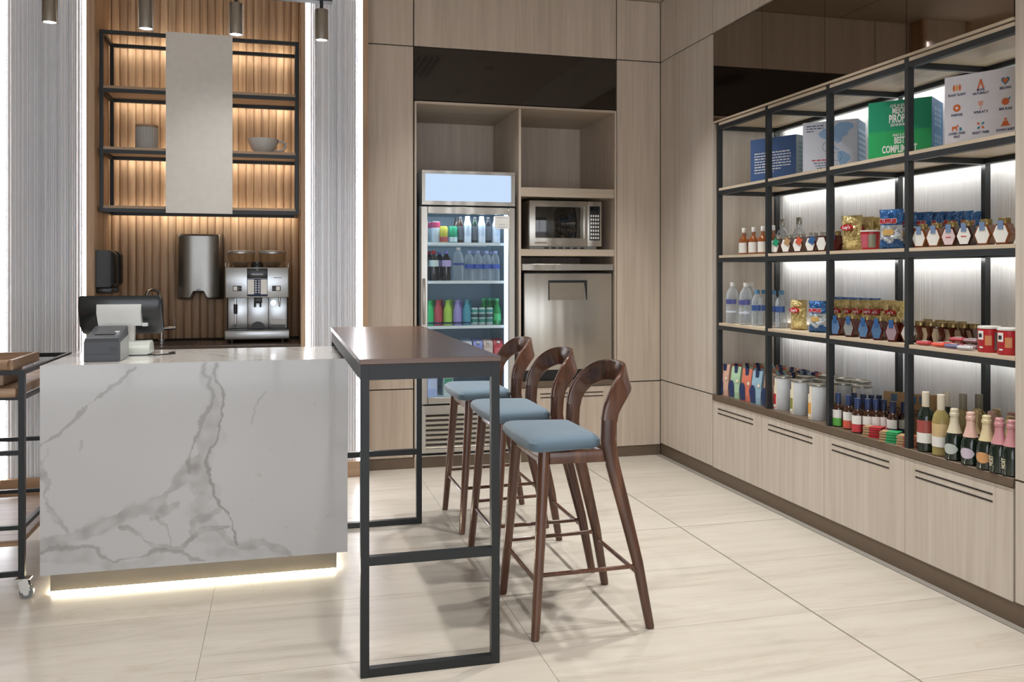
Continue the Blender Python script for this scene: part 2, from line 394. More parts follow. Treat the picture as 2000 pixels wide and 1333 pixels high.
# jamb boards round the niche
struct('trim_2', MB().box(-1.1685, -1.122, 5.9, 6.46, 0, ZC), WAL)
struct('trim_3', MB().box(.118, .148, 5.9, 6.46, 0, ZC), WAL)
P('jamb', MB().box(-1.9, -1.655, 5.9, 5.999, 0, ZC), WAL, wall_bar, False)
P('bulkhead', MB().box(-3.6, -1.17, 5.925, 5.999, 3.2, ZC), OAK, wall_bar, False); P('bulkhead', MB().box(.149, .518, 5.925, 5.999, 3.2, ZC), OAK, wall_pier, False)
# scalloped slats at the back of the niche
nx = 24; x0, x1 = -1.12, .116; pw_ = (x1-x0)/nx
for k in range(nx):
    a = x0+k*pw_; b = MB((a+pw_/2, 6.45, 0)); A = []
    for q in range(7): ang = PI*q/6; A.append((a+pw_/2-math.cos(ang)*pw_*.498, 6.456-math.sin(ang)*.011, .9))
    A += [(a+pw_*.99, 6.468, .9), (a+pw_*.01, 6.468, .9)]
    b.poly(A, (0, 0, ZC-.9)); o = P('slat', b, WAL, wall_niche); o.location = (a+pw_/2, 6.45, 0)
# upright light strips
def strip(x0, x1, y, z0, z1, lab, m=LEDC):
    single('light_strip', MB().box(x0, x1, y-.020, y+.004, z0, min(z1, 3.199)), m, lab, 'light')
strip(-1.192, -1.17, 5.958, .105, ZC-.002, 'glowing upright light strip left of the walnut coffee niche')
strip(.1495, .17, 5.958, .105, ZC-.002, 'glowing upright light strip right of the walnut coffee niche')
strip(.496, .518, 5.958, .105, ZC-.002, 'glowing upright light strip between the reeded panel and the oak wall')
strip(-1.653, -1.63, 5.958, .105, ZC-.002, 'glowing upright light strip at the left edge of the picture')

# dark glass above the drinks fridge
t = thing('glass_fascia', (1.63, YW, 2.56), 'wide black glossy glass band above the fridge recess', 'panel')
P('pane', MB((1.63, YW, 2.56)).box(.887, 2.380, YW+.002, YW+.017, 2.562, 2.928), SMIRROR, t, False)
# bronze mirror above the display shelves
t = thing('wall_mirror', (XW, 4.0, 2.34), 'bronze tinted mirror band above the black display shelving', 'mirror')
for a, c in ((2.794, 3.40), (3.40, 4.02), (4.02, 4.64), (4.64, 5.243)):
    P('pane', MB((XW, 4, 2.34)).box(XW+.003, XW+.017, a+.0015, c-.0015, 2.352, 2.928), BMIRROR, t, False)
P('bottom_trim', MB((XW, 4, 2.34)).box(XW-.002, XW+.03, 2.795, 5.243, 2.3385, 2.350), OAKY, t, False)

# ================================================================== FRIDGE RECESS JOINERY
o0 = (1.63, YW, 0)
t = thing('tall_cabinet', o0, 'open pale oak cabinet round the drinks fridge and microwave', 'cabinet')
def pb(n, x0, x1, y0, y1, z0, z1, m=OAK, **k): return P(n, MB(o0).box(x0, x1, y0, y1, z0, z1), m, t, False, **k)
pb('side_panel', .889, .903, YW, 6.85, 0, 2.553); pb('side_panel', 2.370, 2.383, YW, 6.85, .0, 2.553)
pb('divider', 1.638, 1.655, YW, 6.85, 0, 2.535)
pb('top_panel', .903, 2.370, YW, 6.85, 2.537, 2.555, OAKX)
pb('back_panel', .889, 2.383, 6.852, 6.868, 0, 2.555)
pb('shelf', 1.656, 2.369, YW+.01, 6.85, 1.909, 1.974, OAKX); pb('shelf', 1.656, 2.369, YW+.01, 6.85, 1.481, 1.530, OAKX)
pb('ledge', 1.656, 2.369, YW-.004, 6.85, .535, .575, BROWN)
b = MB(o0); b.box(1.66, 2.368, YW, YW+.018, .08, .53)
dr = P('drawer', b, OAK, t, False)
for zz in (.455, .482): P('slot', MB(o0).box(1.80, 2.28, YW-.0015, YW+.002, zz, zz+.007), DARKGAP, dr, False)

# ================================================================== DISPLAY SHELVING ON THE RIGHT
YP = [2.79, 3.385, 3.98, 4.575, 5.17]
X0, X1 = 2.737, 3.185
ZS = [1.035, 1.472, 1.907]
ZD = .565
o0 = (2.96, 4.0, ZD)
t = thing('display_shelving', o0, 'tall black metal framed shelving with pale boards along the right wall', 'shelf')
for y in YP[1:]:
    for x in (X0, X1-.03):
        P('post', MB(o0).box(x, x+.03, y+.002, y+.027, ZD, 2.335), BLACK, t, False)
for z in ZS+[2.335-.004]:
    for x in (X0, X1-.03):
        for k in range(4): P('rail', MB(o0).box(x, x+.03, YP[k]+(.0275 if k else .001), YP[k+1]+.0015, z-.043, z-.0165), BLACK, t, False)
    for y in YP[1:]: P('crossbar', MB(o0).box(X0+.031, X1-.031, y+.002, y+.027, z-.043, z-.0165), BLACK, t, False)
    for k in range(4):
        P('board', MB(o0).box(X0+.001, X1-.001, YP[k]+(.031 if k else .001), YP[k+1]-.001, z-.016, z), OAKY, t, False)
    for k in range(4):
        P('light_strip', MB(o0).box(X1+.006, X1+.016, YP[k], YP[k+1], z-.03, z-.016), LEDN, t, False, 'glowing light strip under the board')
for z in ZS+[2.331]: lamp('shelf_lamp', 'AREA', (X1-.042, 4.0, z-.05), 1.4, (1, .965, .88), (.015, 2.36), rot=(0, math.radians(-50), 0))
o = P('reeded_back', fluted(o0, 2.792, 5.245, .568, 2.334, 3.222, 11, ax='x', depth=.0045, mn=.012, mx=.06), FLUTE, t); o['kind'] = 'stuff'
single('display_ledge', MB().box(XW-.006, 3.22, 2.794, 5.243, .528, ZD, .002, 1), BROWN, 'long bronze brown ledge under the display shelving', 'ledge')
doors = [(4.636, 5.245), (4.024, 4.636), (3.408, 4.024), (2.796, 3.408)]
dl = ['farthest from the viewer, under the pouches', 'second from the corner, under the white canisters', 'third from the corner, under the sauce bottles', 'nearest the viewer, under the wine bottles']
for k, (a, c) in enumerate(doors):
    o0 = (2.98, (a+c)/2, 0)
    t = thing('base_cabinet', o0, 'pale washed oak base cabinet '+dl[k], 'cabinet', 'oak base cabinets under the display ledge')
    P('body', MB(o0).box(XW+.02, 3.2, a+.002, c-.002, .086, .526), DARKGAP, t, False)
    d = P('door', MB(o0).box(XW, XW+.018, a+.0015, c-.0015, .086, .524), OAKL, t, False)
    y1 = c-.07; y0 = y1-.44
    for zz in (.445, .474): P('slot', MB(o0).box(XW-.0012, XW+.002, y0, y1, zz, zz+.007), DARKGAP, d, False)

# ================================================================== WALL SHELF IN THE NICHE
o0 = (-.5, 6.2, 1.74)
t = thing('wall_shelf', o0, 'black metal framed wall shelf with oak boards above the coffee machine', 'shelf')
xa, xb, ya, yb = -1.112, .108, 6.0, 6.37
zr = [2.880, 2.513, 2.127, 1.756]; q = .0115
for x in (xa, xb-.023):
    for y in (ya, yb-.023): P('post', MB(o0).box(x, x+.023, y, y+.023, 1.744, 2.892), BLACK, t, False)
for k, z in enumerate(zr):
    for y in (ya, yb-.023): P('rail', MB(o0).box(xa+.0235, xb-.0235, y, y+.023, z-q, z+q), BLACK, t, False)
    for x in (xa, xb-.023): P('crossbar', MB(o0).box(x, x+.023, ya+.0235, yb-.0235, z-q, z+q), BLACK, t, False)
    if k: P('board', MB(o0).box(xa+.001, xb-.001, ya+.001, yb-.001, z+q+.0005, z+q+.018), WALX, t, False)
    P('light_strip', MB(o0).box(xa+.03, xb-.03, yb+.004, yb+.016, z-.006, z+.006), LEDW, t, False, 'warm glowing light strip along the back rail')
P('sign_board', MB(o0).box(XY(324, 5.98), XY(454, 5.98), 5.975, 5.992, ZY(324, 416, 5.98), ZY(324, 62, 5.98)), WHITE, t, False, 'tall blank off-white board on the front of the shelf')

# ================================================================== MARBLE COUNTER
cx0, cx1, cy0, cy1, cz0, cz1 = -.967, .284, 4.0, 4.70, .107, .975
o0 = ((cx0+cx1)/2, (cy0+cy1)/2, 0)
t = thing('service_counter', o0, 'white marble service counter with grey veins and a glowing base', 'counter')
MARB = marble(False)
b = MB(o0); b.box(cx0+.001, cx1-.001, cy0+.004, cy1, cz0, cz1-.0005); P('body', b, MARB, t, False)
def veins():
    pl = [ # (points in the photograph's frame, half width, strength, fill)
     ([(76,873),(100,862),(135,836),(165,802),(190,778),(212,760),(232,745),(262,716)], 3.2, .55),
     ([(402,712),(398,728),(410,742),(408,760),(420,778),(410,800),(392,818),(388,850),(380,872),(368,900),(370,925)], 3, .6),
     ([(424,712),(418,735),(430,756),(438,775),(436,800),(428,830),(424,860),(410,880),(406,905),(409,930),(415,965),(428,985),(440,1000),(452,1018),(458,1040),(462,1060)], 2.6, .75),
     ([(412,735),(422,775),(415,830),(400,880),(390,930),(385,960)], 17, .30),
     ([(385,895),(362,925),(340,955),(315,980),(285,992),(255,1002),(225,1015),(195,1032),(165,1042),(135,1048),(105,1062),(78,1074)], 11, .42),
     ([(350,985),(325,996),(300,1008)], 6, .38),
     ([(76,905),(84,925),(90,950),(84,970),(95,990),(108,1008),(120,1022),(134,1038)], 4.5, .42),
     ([(76,1078),(100,1070),(130,1070),(165,1066),(190,1072),(202,1088),(222,1098),(250,1090),(280,1082),(300,1072),(330,1075),(355,1074),(372,1088),(400,1098)], 3.4, .55),
     ([(76,1095),(110,1088),(150,1082),(190,1090),(220,1110),(260,1102),(300,1090)], 15, .22),
     ([(238,1034),(262,1040),(280,1054),(300,1064),(325,1068),(352,1070),(365,1058),(380,1046),(400,1035),(430,1034),(448,1030)], 4.5, .5),
     ([(305,1008),(322,1026),(330,1045),(334,1060)], 2.2, .4),
     ([(428,992),(405,1010),(380,1018),(372,1035),(380,1046)], 5, .38),
     ([(395,1020),(410,1045),(425,1070),(415,1085)], 20, .20),
     ([(430,1040),(450,1060),(480,1068),(520,1062),(545,1070),(575,1086)], 6, .36),
     ([(430,1085),(470,1078),(500,1080),(540,1090)], 12, .2),
     ([(516,765),(505,785),(497,800),(488,828)], 2.2, .3),
     ([(385,935),(400,965),(395,985)], 20, .25),
     ([(160,862),(158,884)], 2, .3), ([(76,915),(90,890),(92,878)], 2, .25),
    ]
    sp = [(535,803,3),(495,690,2),(575,880,3),(570,870,2),(507,930,5),(485,928,3),(490,975,3),(615,1033,4),(640,1008,4),(646,1005,3),(560,1030,3),(604,748,3),(612,790,3),(650,830,3),(530,880,3),(640,1040,3),(655,995,2)]
    nx_, nz_ = 440, 310
    vs = []; cols = []
    base = Vector(srgb('bfc0c2')[:3]); vc = Vector(srgb('8a8785')[:3])  # front base painted darker than the top, its shade put into the colour
    segs = []
    for pts, hw, st in pl:
        P3 = [(XY(u, cy0), ZY(u, v, cy0)) for u, v in pts]
        segs.append(([(a, c) for a, c in zip(P3[:-1], P3[1:])], hw*.0022, st, min(p[0] for p in P3)-.08, max(p[0] for p in P3)+.08, min(p[1] for p in P3)-.08, max(p[1] for p in P3)+.08))
    sps = [(XY(u, cy0), ZY(u, v, cy0), r*.0022) for u, v, r in sp]
    for j in range(nz_+1):
        z = cz0+(cz1-cz0)*j/nz_
        for i in range(nx_+1):
            x = cx0+(cx1-cx0)*i/nx_
            q = Vector((x*9, z*9, 0)); n1 = noise.noise_vector(q); n2 = noise.noise_vector(q*4)
            n3 = noise.noise_vector(q*13); wx = x+n1.x*.014+n2.x*.009+n3.x*.004; wz = z+n1.y*.014+n2.y*.009+n3.y*.004
            am = .05*max(0, noise.noise(Vector((x*2.2, z*3, 3))))
            for sg, hw, st, ax_, bx_, az_, bz_ in segs:
                if not (ax_ < wx < bx_ and az_ < wz < bz_): continue
                d = 9
                for (p0, p1) in sg:
                    dx, dz = p1[0]-p0[0], p1[1]-p0[1]; L2 = dx*dx+dz*dz
                    tt = max(0, min(1, ((wx-p0[0])*dx+(wz-p0[1])*dz)/L2))
                    dd = math.hypot(wx-p0[0]-tt*dx, wz-p0[1]-tt*dz)
                    if dd < d: d = dd
                h2 = hw*(.9+1.1*noise.noise(Vector((x*11, z*11, 9))))
                if d < h2*1.5:
                    k = 1 if d < h2*.7 else max(0, (h2*1.5-d)/(h2*.8))
                    if hw > .009: k *= .8+.9*noise.noise(Vector((x*22, z*22, 5)))
                    edge = .3*max(0, 1-abs(d-h2*.9)/.004) if hw > .009 else 0
                    am = max(am, 0) + (1-am)*min(1, st*k+edge*st)
            for sx_, sz_, r_ in sps:
                d = math.hypot(wx-sx_, wz-sz_)
                if d < r_: am += .3*(1-d/r_)
            am = max(0, min(.85, am)); c = base.lerp(vc, am)
            vs.append((x-o0[0], cy0-o0[1], z)); cols += [c.x, c.y, c.z, 1]
    fs = [(j*(nx_+1)+i, j*(nx_+1)+i+1, (j+1)*(nx_+1)+i+1, (j+1)*(nx_+1)+i) for j in range(nz_) for i in range(nx_)]
    me = bpy.data.meshes.new('front_slab'); me.from_pydata(vs, [], fs)
    at = me.attributes.new('vein', 'FLOAT_COLOR', 'POINT'); at.data.foreach_set('color', cols)
    me.materials.append(marble(True)); return link('front_slab', me, t)
veins()
P('kick', MB(o0).box(-.949, .242, 4.09, 4.62, .010, cz0-.0005), BROWN2, t, False, 'bronze recessed kick under the slab')
P('light_strip', MB(o0).box(-.945, .238, 4.092, 4.6, .003, .0095), LEDF, t, False, 'glowing strip under the kick')

# ================================================================== BAR TABLE
tx0, tx1, ty0, ty1, tz = .25, .737, 2.965, 4.765, 1.07
o0 = ((tx0+tx1)/2, (ty0+ty1)/2, 0)
t = thing('bar_table', o0, 'high narrow bar table with dark walnut top on black metal frame', 'table')
P('tabletop', MB(o0).box(tx0, tx1, ty0, ty1, tz-.018, tz, .0015, 1), DARKW, t, False)
f = tx0+.004; g = tx1-.004; tb = .029
ya, yb = ty0+.006, ty1-.006
for x in (f, g-tb):
    for y in (ya, yb-tb): P('leg', MB(o0).box(x, x+tb, y, y+tb, 0, tz-.019), BLACKT, t, False)
for y in (ya, yb-tb):
    P('apron', MB(o0).box(f+tb+.0005, g-tb-.0005, y, y+tb, tz-.071, tz-.019), BLACKT, t, False)
    P('foot_rail', MB(o0).box(f+tb+.0005, g-tb-.0005, y, y+tb, 0, tb), BLACKT, t, False)
    P('stretcher', MB(o0).box(f+tb+.0005, g-tb-.0005, y, y+tb, .375, .375+tb), BLACKT, t, False)
for x in (f, g-.006): P('side_apron', MB(o0).box(x, x+.006, ya+tb+.0005, yb-tb-.0005, tz-.071, tz-.019), BLACKT, t, False)

# ================================================================== BAR STOOLS
def stool_parts():
    R = []
    for s in (-1, 1):
        b = MB(); b.tube([(-.228, s*.245, 0), (-.226, s*.243, .01), (-.20, s*.218, .35), (-.178, s*.196, .69)], [.015, .0165, .02, .0235], 14); R.append(('leg', b.mesh('leg', STOOLW)))
        b = MB()
        pts = [(.232, s*.245, 0), (.229, s*.244, .01), (.185, s*.232, .25), (.128, s*.222, .48), (.088, s*.216, .63), (.072, s*.214, .72), (.076, s*.213, .80)]
        b.sweep(pts, [(1, 0, .2)]*7, [.015, .017, .021, .025, .028, .030, .031], [.013, .0145, .0165, .0175, .0175, .0175, .0175], 16, 2.4); R.append(('leg', b.mesh('leg', STOOLW)))
    half = [((.0755, -.213, .795), (-1, 0, -.1), .031, .0165), ((.084, -.2125, .835), (-1, 0, .1), .0325, .0145), ((.104, -.208, .874), (-.95, 0, .35), .036, .0125),
            ((.130, -.193, .909), (-.8, -.1, .6), .040, .011), ((.162, -.163, .937), (-.55, -.15, .85), .043, .010), ((.183, -.119, .951), (-.3, -.12, 1), .044, .0095),
            ((.195, -.062, .9565), (-.08, -.06, 1), .044, .0095), ((.199, 0, .958), (.0, 0, 1), .044, .0095)]
    full = half+[((p[0], -p[1], p[2]), (-0+w_[0], -w_[1], w_[2]), a, c) for p, w_, a, c in half[-2::-1]]
    # smooth by catmull-rom
    def cr(a, b_, c, d, u): return .5*((2*b_)+(c-a)*u+(2*a-5*b_+4*c-d)*u*u+(3*b_-a-3*c+d)*u**3)
    pts, W, hw, ht = [], [], [], []; n = len(full)
    for i in range(n-1):
        A = [full[max(0, i-1)], full[i], full[i+1], full[min(n-1, i+2)]]
        for k in range(4):
            u = k/4
            pts.append(cr(*[Vector(a[0]) for a in A], u)); W.append(cr(*[Vector(a[1]) for a in A], u)); hw.append(cr(*[a[2] for a in A], u)); ht.append(cr(*[a[3] for a in A], u))
    pts.append(Vector(full[-1][0])); W.append(Vector(full[-1][1])); hw.append(full[-1][2]); ht.append(full[-1][3])
    b = MB(); b.sweep(pts, W, hw, ht, 24, 5); R.append(('backrest', b.mesh('backrest', STOOLW)))
    # seat cushion
    def outline(k):   # inset k
        cs = [(-.235+k, -.235+k, .05), (-.245+k, 0, 0), (-.235+k, .235-k, .05), (.05-k, .193-k*.9, .03), (.05-k, -.193+k*.9, .03)]
        out = []
        P_ = [Vector((c[0], c[1])) for c in cs]; m = len(P_)
        for i in range(m):
            r = cs[i][2]; p = P_[i]; a = (P_[i-1]-p).normalized(); c = (P_[(i+1) % m]-p).normalized()
            if r == 0: out.append(p); continue
            for q in range(6):
                u = q/5; s0 = p+a*r; s1 = p+c*r; out.append((s0*(1-u)**2+p*2*u*(1-u)+s1*u*u))
        return out
    b = MB(); rs = []
    for k, z in ((.012, .688), (.002, .692), (-.004, .705), (-.003, .722), (.006, .733)):
        rs.append([(p.x, p.y, z) for p in outline(k)])
    for q, z in ((.93, .739), (.8, .744), (.5, .748), (.15, .749)):
        rs.append([(-.09+(p.x+.09)*q, p.y*q, z) for p in outline(.006)])
    b.rings(rs); R.append(('seat', b.mesh('seat', BLUEC)))
    for s in (-1, 1):
        b = MB(); b.sweep([(-.158, s*.198, .662), (.062, s*.205, .662)], [(0, 0, 1)]*2, [.024]*2, [.011]*2, 12, 5); R.append(('seat_rail', b.mesh('seat_rail', STOOLW)))
        b = MB(); b.tube([(-.205, s*.226, .232), (.185, s*.232, .238)], .0085, 8); R.append(('stretcher', b.mesh('stretcher', STOOLW)))
    for x, hh, zz in ((-.182, .178, .662), (.078, .198, .662)):
        b = MB(); b.sweep([(x, -hh, zz), (x, hh, zz)], [(0, 0, 1)]*2, [.024]*2, [.011]*2, 12, 5); R.append(('seat_rail', b.mesh('seat_rail', STOOLW)))
    for x, hh, zz in ((-.209, .218, .20), (.192, .226, .205)):
        b = MB(); b.tube([(x, -hh, zz), (x, hh, zz)], .0085, 8); R.append(('stretcher', b.mesh('stretcher', STOOLW)))
    return R
sp = stool_parts()
for y, lab in ((3.362, 'nearest the viewer'), (4.012, 'in the middle of the three'), (4.728, 'farthest away, nearest the drinks fridge')):
    t = thing('bar_stool', (1.131, y, 0), 'walnut bar stool with blue seat, '+lab, 'stool', 'bar stools along the high table')
    for n, me in sp: link(n, me, t)

# ================================================================== TRACK LIGHTS
t = thing('light_track', (-.5, 4.1, 2.61), 'black ceiling-hung light track above the marble counter', 'light track')
P('rail', MB((-.5, 4.1, 2.61)).box(-1.6, .222, 4.075, 4.125, 2.595, 2.632), BLACK, t, False)
for x in (-1.3, .1): P('rod', MB((-.5, 4.1, 2.61)).cyl(x, 4.1, 2.633, ZC-.001, .005), BLACK, t)
for x, u, lab in ((-.953, 97, 'leftmost of the four'), (-.573, 285, 'second from the left'), (-.199, 460, 'third from the left, before the blank board'), (.174, 628, 'rightmost, before the right reeded panel')):
    o0 = (x, 4.1, 2.42)
    t = thing('track_spotlight', o0, 'grey cylinder spotlight hanging from the black track, '+lab, 'light', 'track spotlights')
    b = MB(o0); b.lathe([(.024, .006), (.0285, 0), (.0305, .002), (.0305, .138), (.029, .14), (0.004, .14)], x, 4.1, 2.42, 24, cap=False); P('housing', b, STEEL, t)
    b = MB(o0); b.cyl(x, 4.1, 2.561, 2.595, .008); P('stem', b, BLACK, t)
    b = MB(o0); b.cyl(x, 4.1, 2.424, 2.427, .0245); P('lens', b, LEDC, t)
    lamp('track_lamp', 'SPOT', (x, 4.1, 2.415), 9, WARM, .02, 70, .8)

# ================================================================== BACK COUNTER AND COFFEE NICHE
o0 = (-.5, 6.1, 0)
t = thing('back_counter', o0, 'dark brown back counter in the walnut niche behind the marble counter', 'counter')
P('body', MB(o0).box(-1.118, .114, 5.90, 6.443, 0, .868), WAL, t, False)
P('worktop', MB(o0).box(-1.119, .115, 5.885, 6.444, .869, .895, .002, 1), mat('dark_worktop', '4a3c33', .25), t, False)
P('upstand', MB(o0).box(-1.119, .115, 6.430, 6.444, .8955, .907), DARKGAP, t, False)
P('sink', MB(o0).box(-.92, -.55, 6.02, 6.3, .8955, .898, .001, 1), BLK2, t, False)

# coffee machine: world x -.364 .. .046
o0 = (-.16, 6.2, .895)
t = thing('coffee_machine', o0, 'stainless steel bean-to-cup coffee machine with two bean hoppers', 'coffee machine')
mx0, mx1, my0, my1 = -.362, .044, 6.06, 6.40; z0 = .895
def cb(n, x0, x1, y0, y1, za, zb, m, bev=.003, par=None, lab=None): return P(n, MB(o0).box(x0, x1, y0, y1, za+z0, zb+z0, bev, 2), m, par or t, bev > 0, lab)
for x in (mx0+.04, mx1-.04): 
    for y in (my0+.04, my1-.04): P('foot', MB(o0).cyl(x, y, z0, z0+.024, .015), BLK2, t)
cb('drip_tray', mx0-.002, mx1+.004, my0-.02, my1, .025, .083, STEELB, .006)
cb('grate', mx0+.02, mx1-.02, my0-.01, my0+.09, .0835, .088, BLK2, 0)
cb('back_body', mx0+.006, mx1-.006, my0+.11, my1, .0885, .298, BLK2)
for a, c in ((mx0+.014, mx0+.137), (mx0+.139, mx0+.272), (mx0+.274, mx1-.012)): cb('lower_panel', a, c, my0+.095, my0+.109, .09, .297, STEELB, .002)
cb('front_panel', mx0, mx1, my0, my1, .299, .5, STEELB, .008)
cb('display', mx0+.137, mx0+.269, my0-.003, my0+.002, .426, .494, BLK2, .001)
kp = cb('keypad', mx0+.137, mx0+.269, my0-.003, my0+.002, .308, .425, mat('navy_plastic', '1f2a4c', .3), .001)
LW = mat('label_white', 'e4e4e0', .4); INK = mat('ink_dark', '2a2a30', .6, var=0); INKW = mat('ink_white', 'eeeeee', .5, var=0)
for a in (mx0+.141, mx0+.225): cb('button_label', a, a+.041, my0-.0045, my0-.0032, .322, .42, LW, 0, kp)
for c in range(2):
    for r in range(6): P('button', MB(o0).box(mx0+.19+c*.02, mx0+.198+c*.02, my0-.006, my0-.0032, z0+.33+r*.0155, z0+.338+r*.0155), INKW, kp, False)
for a in (mx0+.048, mx1-.108):
    c = cb('side_display', a, a+.055, my0-.004, my0+.002, .343, .378, BLK2, .001)
    d = a+.004 if a < mx0+.1 else a+.026
    cb('side_screen', d, d+.024, my0-.006, my0-.0042, .347, .374, LW, 0, c)
cb('card_slot', mx1-.10, mx1-.045, my0-.002, my0+.002, .430, .434, BLK2, 0)
text('+', .022, INKW, t, (mx0+.203-o0[0], my0-.004-o0[1], .483)); P('display_text', MB(o0).box(mx0+.165, mx0+.24, my0-.0042, my0-.0032, z0+.45, z0+.459), mat('ink_grey', 'a0a4b0', .5), t, False)
cb('spout', mx0+.18, mx0+.232, my0+.03, my0+.1, .262, .2985, BLK2, .004)
for dx in (.185, .222): P('nozzle', MB(o0).cyl(mx0+dx, my0+.055, z0+.235, z0+.262, .006), BLK2, t)
P('cup_arch', MB(o0).poly([(mx0+.205+.047*math.cos(PI*i/14), my0+.094, z0+.0895+.047*math.sin(PI*i/14)) for i in range(15)], (0, -.006, 0)), BLK2, t)
P('steam_wand', MB(o0).tube([(mx0+.06, my0+.07, z0+.2985), (mx0+.062, my0+.062, z0+.2), (mx0+.062, my0+.06, z0+.12), (mx0+.06, my0+.05, z0+.112)], .005, 10), CHROME, t)
P('wand_grip', MB(o0).tube([(mx0+.061, my0+.063, z0+.255), (mx0+.062, my0+.061, z0+.19)], [.013, .011], 12), BLK2, t)
b = MB(o0); b.tube([(mx0+.305, my0+.094, z0+.262), (mx0+.305, my0+.086, z0+.262)], .019, 20); P('gauge', b, CHROME, t)
b = MB(o0); b.tube([(mx0+.345, my0+.08, z0+.298), (mx0+.345, my0+.08, z0+.235)], [.008, .005], 10); P('hot_water_tap', b, CHROME, t)
cb('sticker', mx0+.288, mx0+.382, my0+.092, my0+.0945, .118, .15, LW, 0); cb('slot', mx0+.288, mx0+.382, my0+.092, my0+.0945, .102, .109, BLK2, 0)
for dx, lab in ((.095, 'left'), (.298, 'right')):
    hx = mx0+dx; hy = my0+.12
    b = MB(o0); b.lathe([(.04, 0), (.05, .012), (.074, .03), (.086, .045), (.088, .092)], hx, hy, z0+.502, 28, cap=False); h = P('bean_hopper', b, glassy('smoky_plastic', 'b89a72', .16), t)
    b = MB(o0); b.lathe([(.012, .001), (.034, .001), (.05, .022), (.06, .034), (.001, .036)], hx, hy, z0+.502, 20, cap=False); P('coffee_beans', b, mat('coffee_bean', '2a1b12', .5), h)
    b = MB(o0); b.lathe([(.001, .113), (.07, .113), (.09, .108), (.0925, .100), (.0925, .0925), (.001, .0925)], hx, hy, z0+.502, 28, cap=False); P('lid', b, STEELB, h)
b = MB(o0); b.lathe([(.04, 0), (.04, .02), (.03, .035), (.001, .04)], mx0+.2, my0+.09, z0+.5015, 20, cap=False); P('powder_cap', b, BLK2, t)
for x in (mx0+.002, mx1-.002): P('rail', MB(o0).tube([(x, my0+.02, z0+.5015), (x, my0+.02, z0+.528), (x, my1-.03, z0+.528), (x, my1-.03, z0+.5015)], .003, 6), CHROME, t)

# paper towel dispenser on the slats
dx0, dx1, dz0, dz1 = -.689, -.399, 1.181, 1.62; dyf = 6.25
o0 = ((dx0+dx1)/2, 6.44, dz0)
t = thing('paper_towel_dispenser', o0, 'tall brushed steel paper towel dispenser on the walnut slats', 'dispenser')
m_ = (dx0+dx1)/2
def notch(x):
    d = abs(x-m_); return dz0+.046*max(0, min(1, (.056-d)/.022))
def disp_rings(e, yb_, crown, off=0):
    R_ = []
    for i in range(41):
        tt = -1+2*i/40; x = m_+(dx1-dx0+2*e)/2*tt; yf_ = dyf+off+crown*abs(tt)**3+.025*max(0, abs(tt)-.93)/.07; zb_ = notch(x)-e; zt_ = dz1+e
        R_.append([(x, yf_+.012, zb_), (x, yf_, zb_+.012), (x, yf_, zt_-.012), (x, yf_+.012, zt_), (x, yb_, zt_), (x, yb_, zb_)])
    return R_
P('cover', MB(o0).rings(disp_rings(0, 6.38, .05)), mat('towel_steel', '8f8d89', .3, .9), t)
P('trim', MB(o0).rings(disp_rings(.004, 6.434, 0, .135)), BLK2, t)
P('badge', MB(o0).box(m_-.012, m_+.012, dyf-.002, dyf+.001, dz0+.06, dz0+.072, .0005, 1), CHROME, t, False)

# soap dispensers on the left jamb
for k, (y0, y1, lab) in enumerate(((5.93, 6.05, 'nearer of the pair'), (6.12, 6.24, 'farther of the pair'))):
    o0 = (-1.12, (y0+y1)/2, 1.23)
    t = thing('soap_dispenser', o0, 'glossy black soap dispenser on the niche side wall, '+lab, 'dispenser', 'black soap dispensers')
    b = MB(o0); rs = []
    for x, kk in ((-1.1215, 0), (-1.04, 0), (-1.02, .012), (-1.008, .03)): rs.append([(x, y0+kk, 1.27+kk), (x, y1-kk, 1.27+kk), (x, y1-kk, 1.50-kk), (x, y0+kk, 1.50-kk)])
    b.rings(rs); P('cover', b, mat('soap_black', '0c0c0c', .4), t)
    b = MB(o0); b.box(-1.1215, -1.03, y0+.02, y1-.02, 1.23, 1.269, .006, 2); P('lever', b, BLK2, t)

# tap
o0 = (-.87, 6.28, .898)
o0 = (-.782, 6.3, .898); t = thing('faucet', o0, 'chrome gooseneck faucet on the dark back counter', 'faucet')
bx, by = -.782, 6.30
P('base', MB(o0).cyl(bx, by, .898, .915, .024, 20, .003), CHROME, t)
P('spout', MB(o0).tube([(bx, by, .915), (bx, by, 1.1), (bx-.004, by-.002, 1.18), (bx-.02, by-.02, 1.235), (bx-.05, by-.06, 1.25), (bx-.075, by-.09, 1.235), (bx-.085, by-.1, 1.19)], [.013, .013, .013, .012, .012, .012, .013], 12), CHROME, t)
P('handle', MB(o0).tube([(bx+.01, by, .985), (bx+.09, by-.01, .99)], [.014, .011], 12), CHROME, t)
P('lever', MB(o0).tube([(bx+.085, by-.01, .995), (bx+.09, by-.01, 1.05)], .003, 8), CHROME, t)

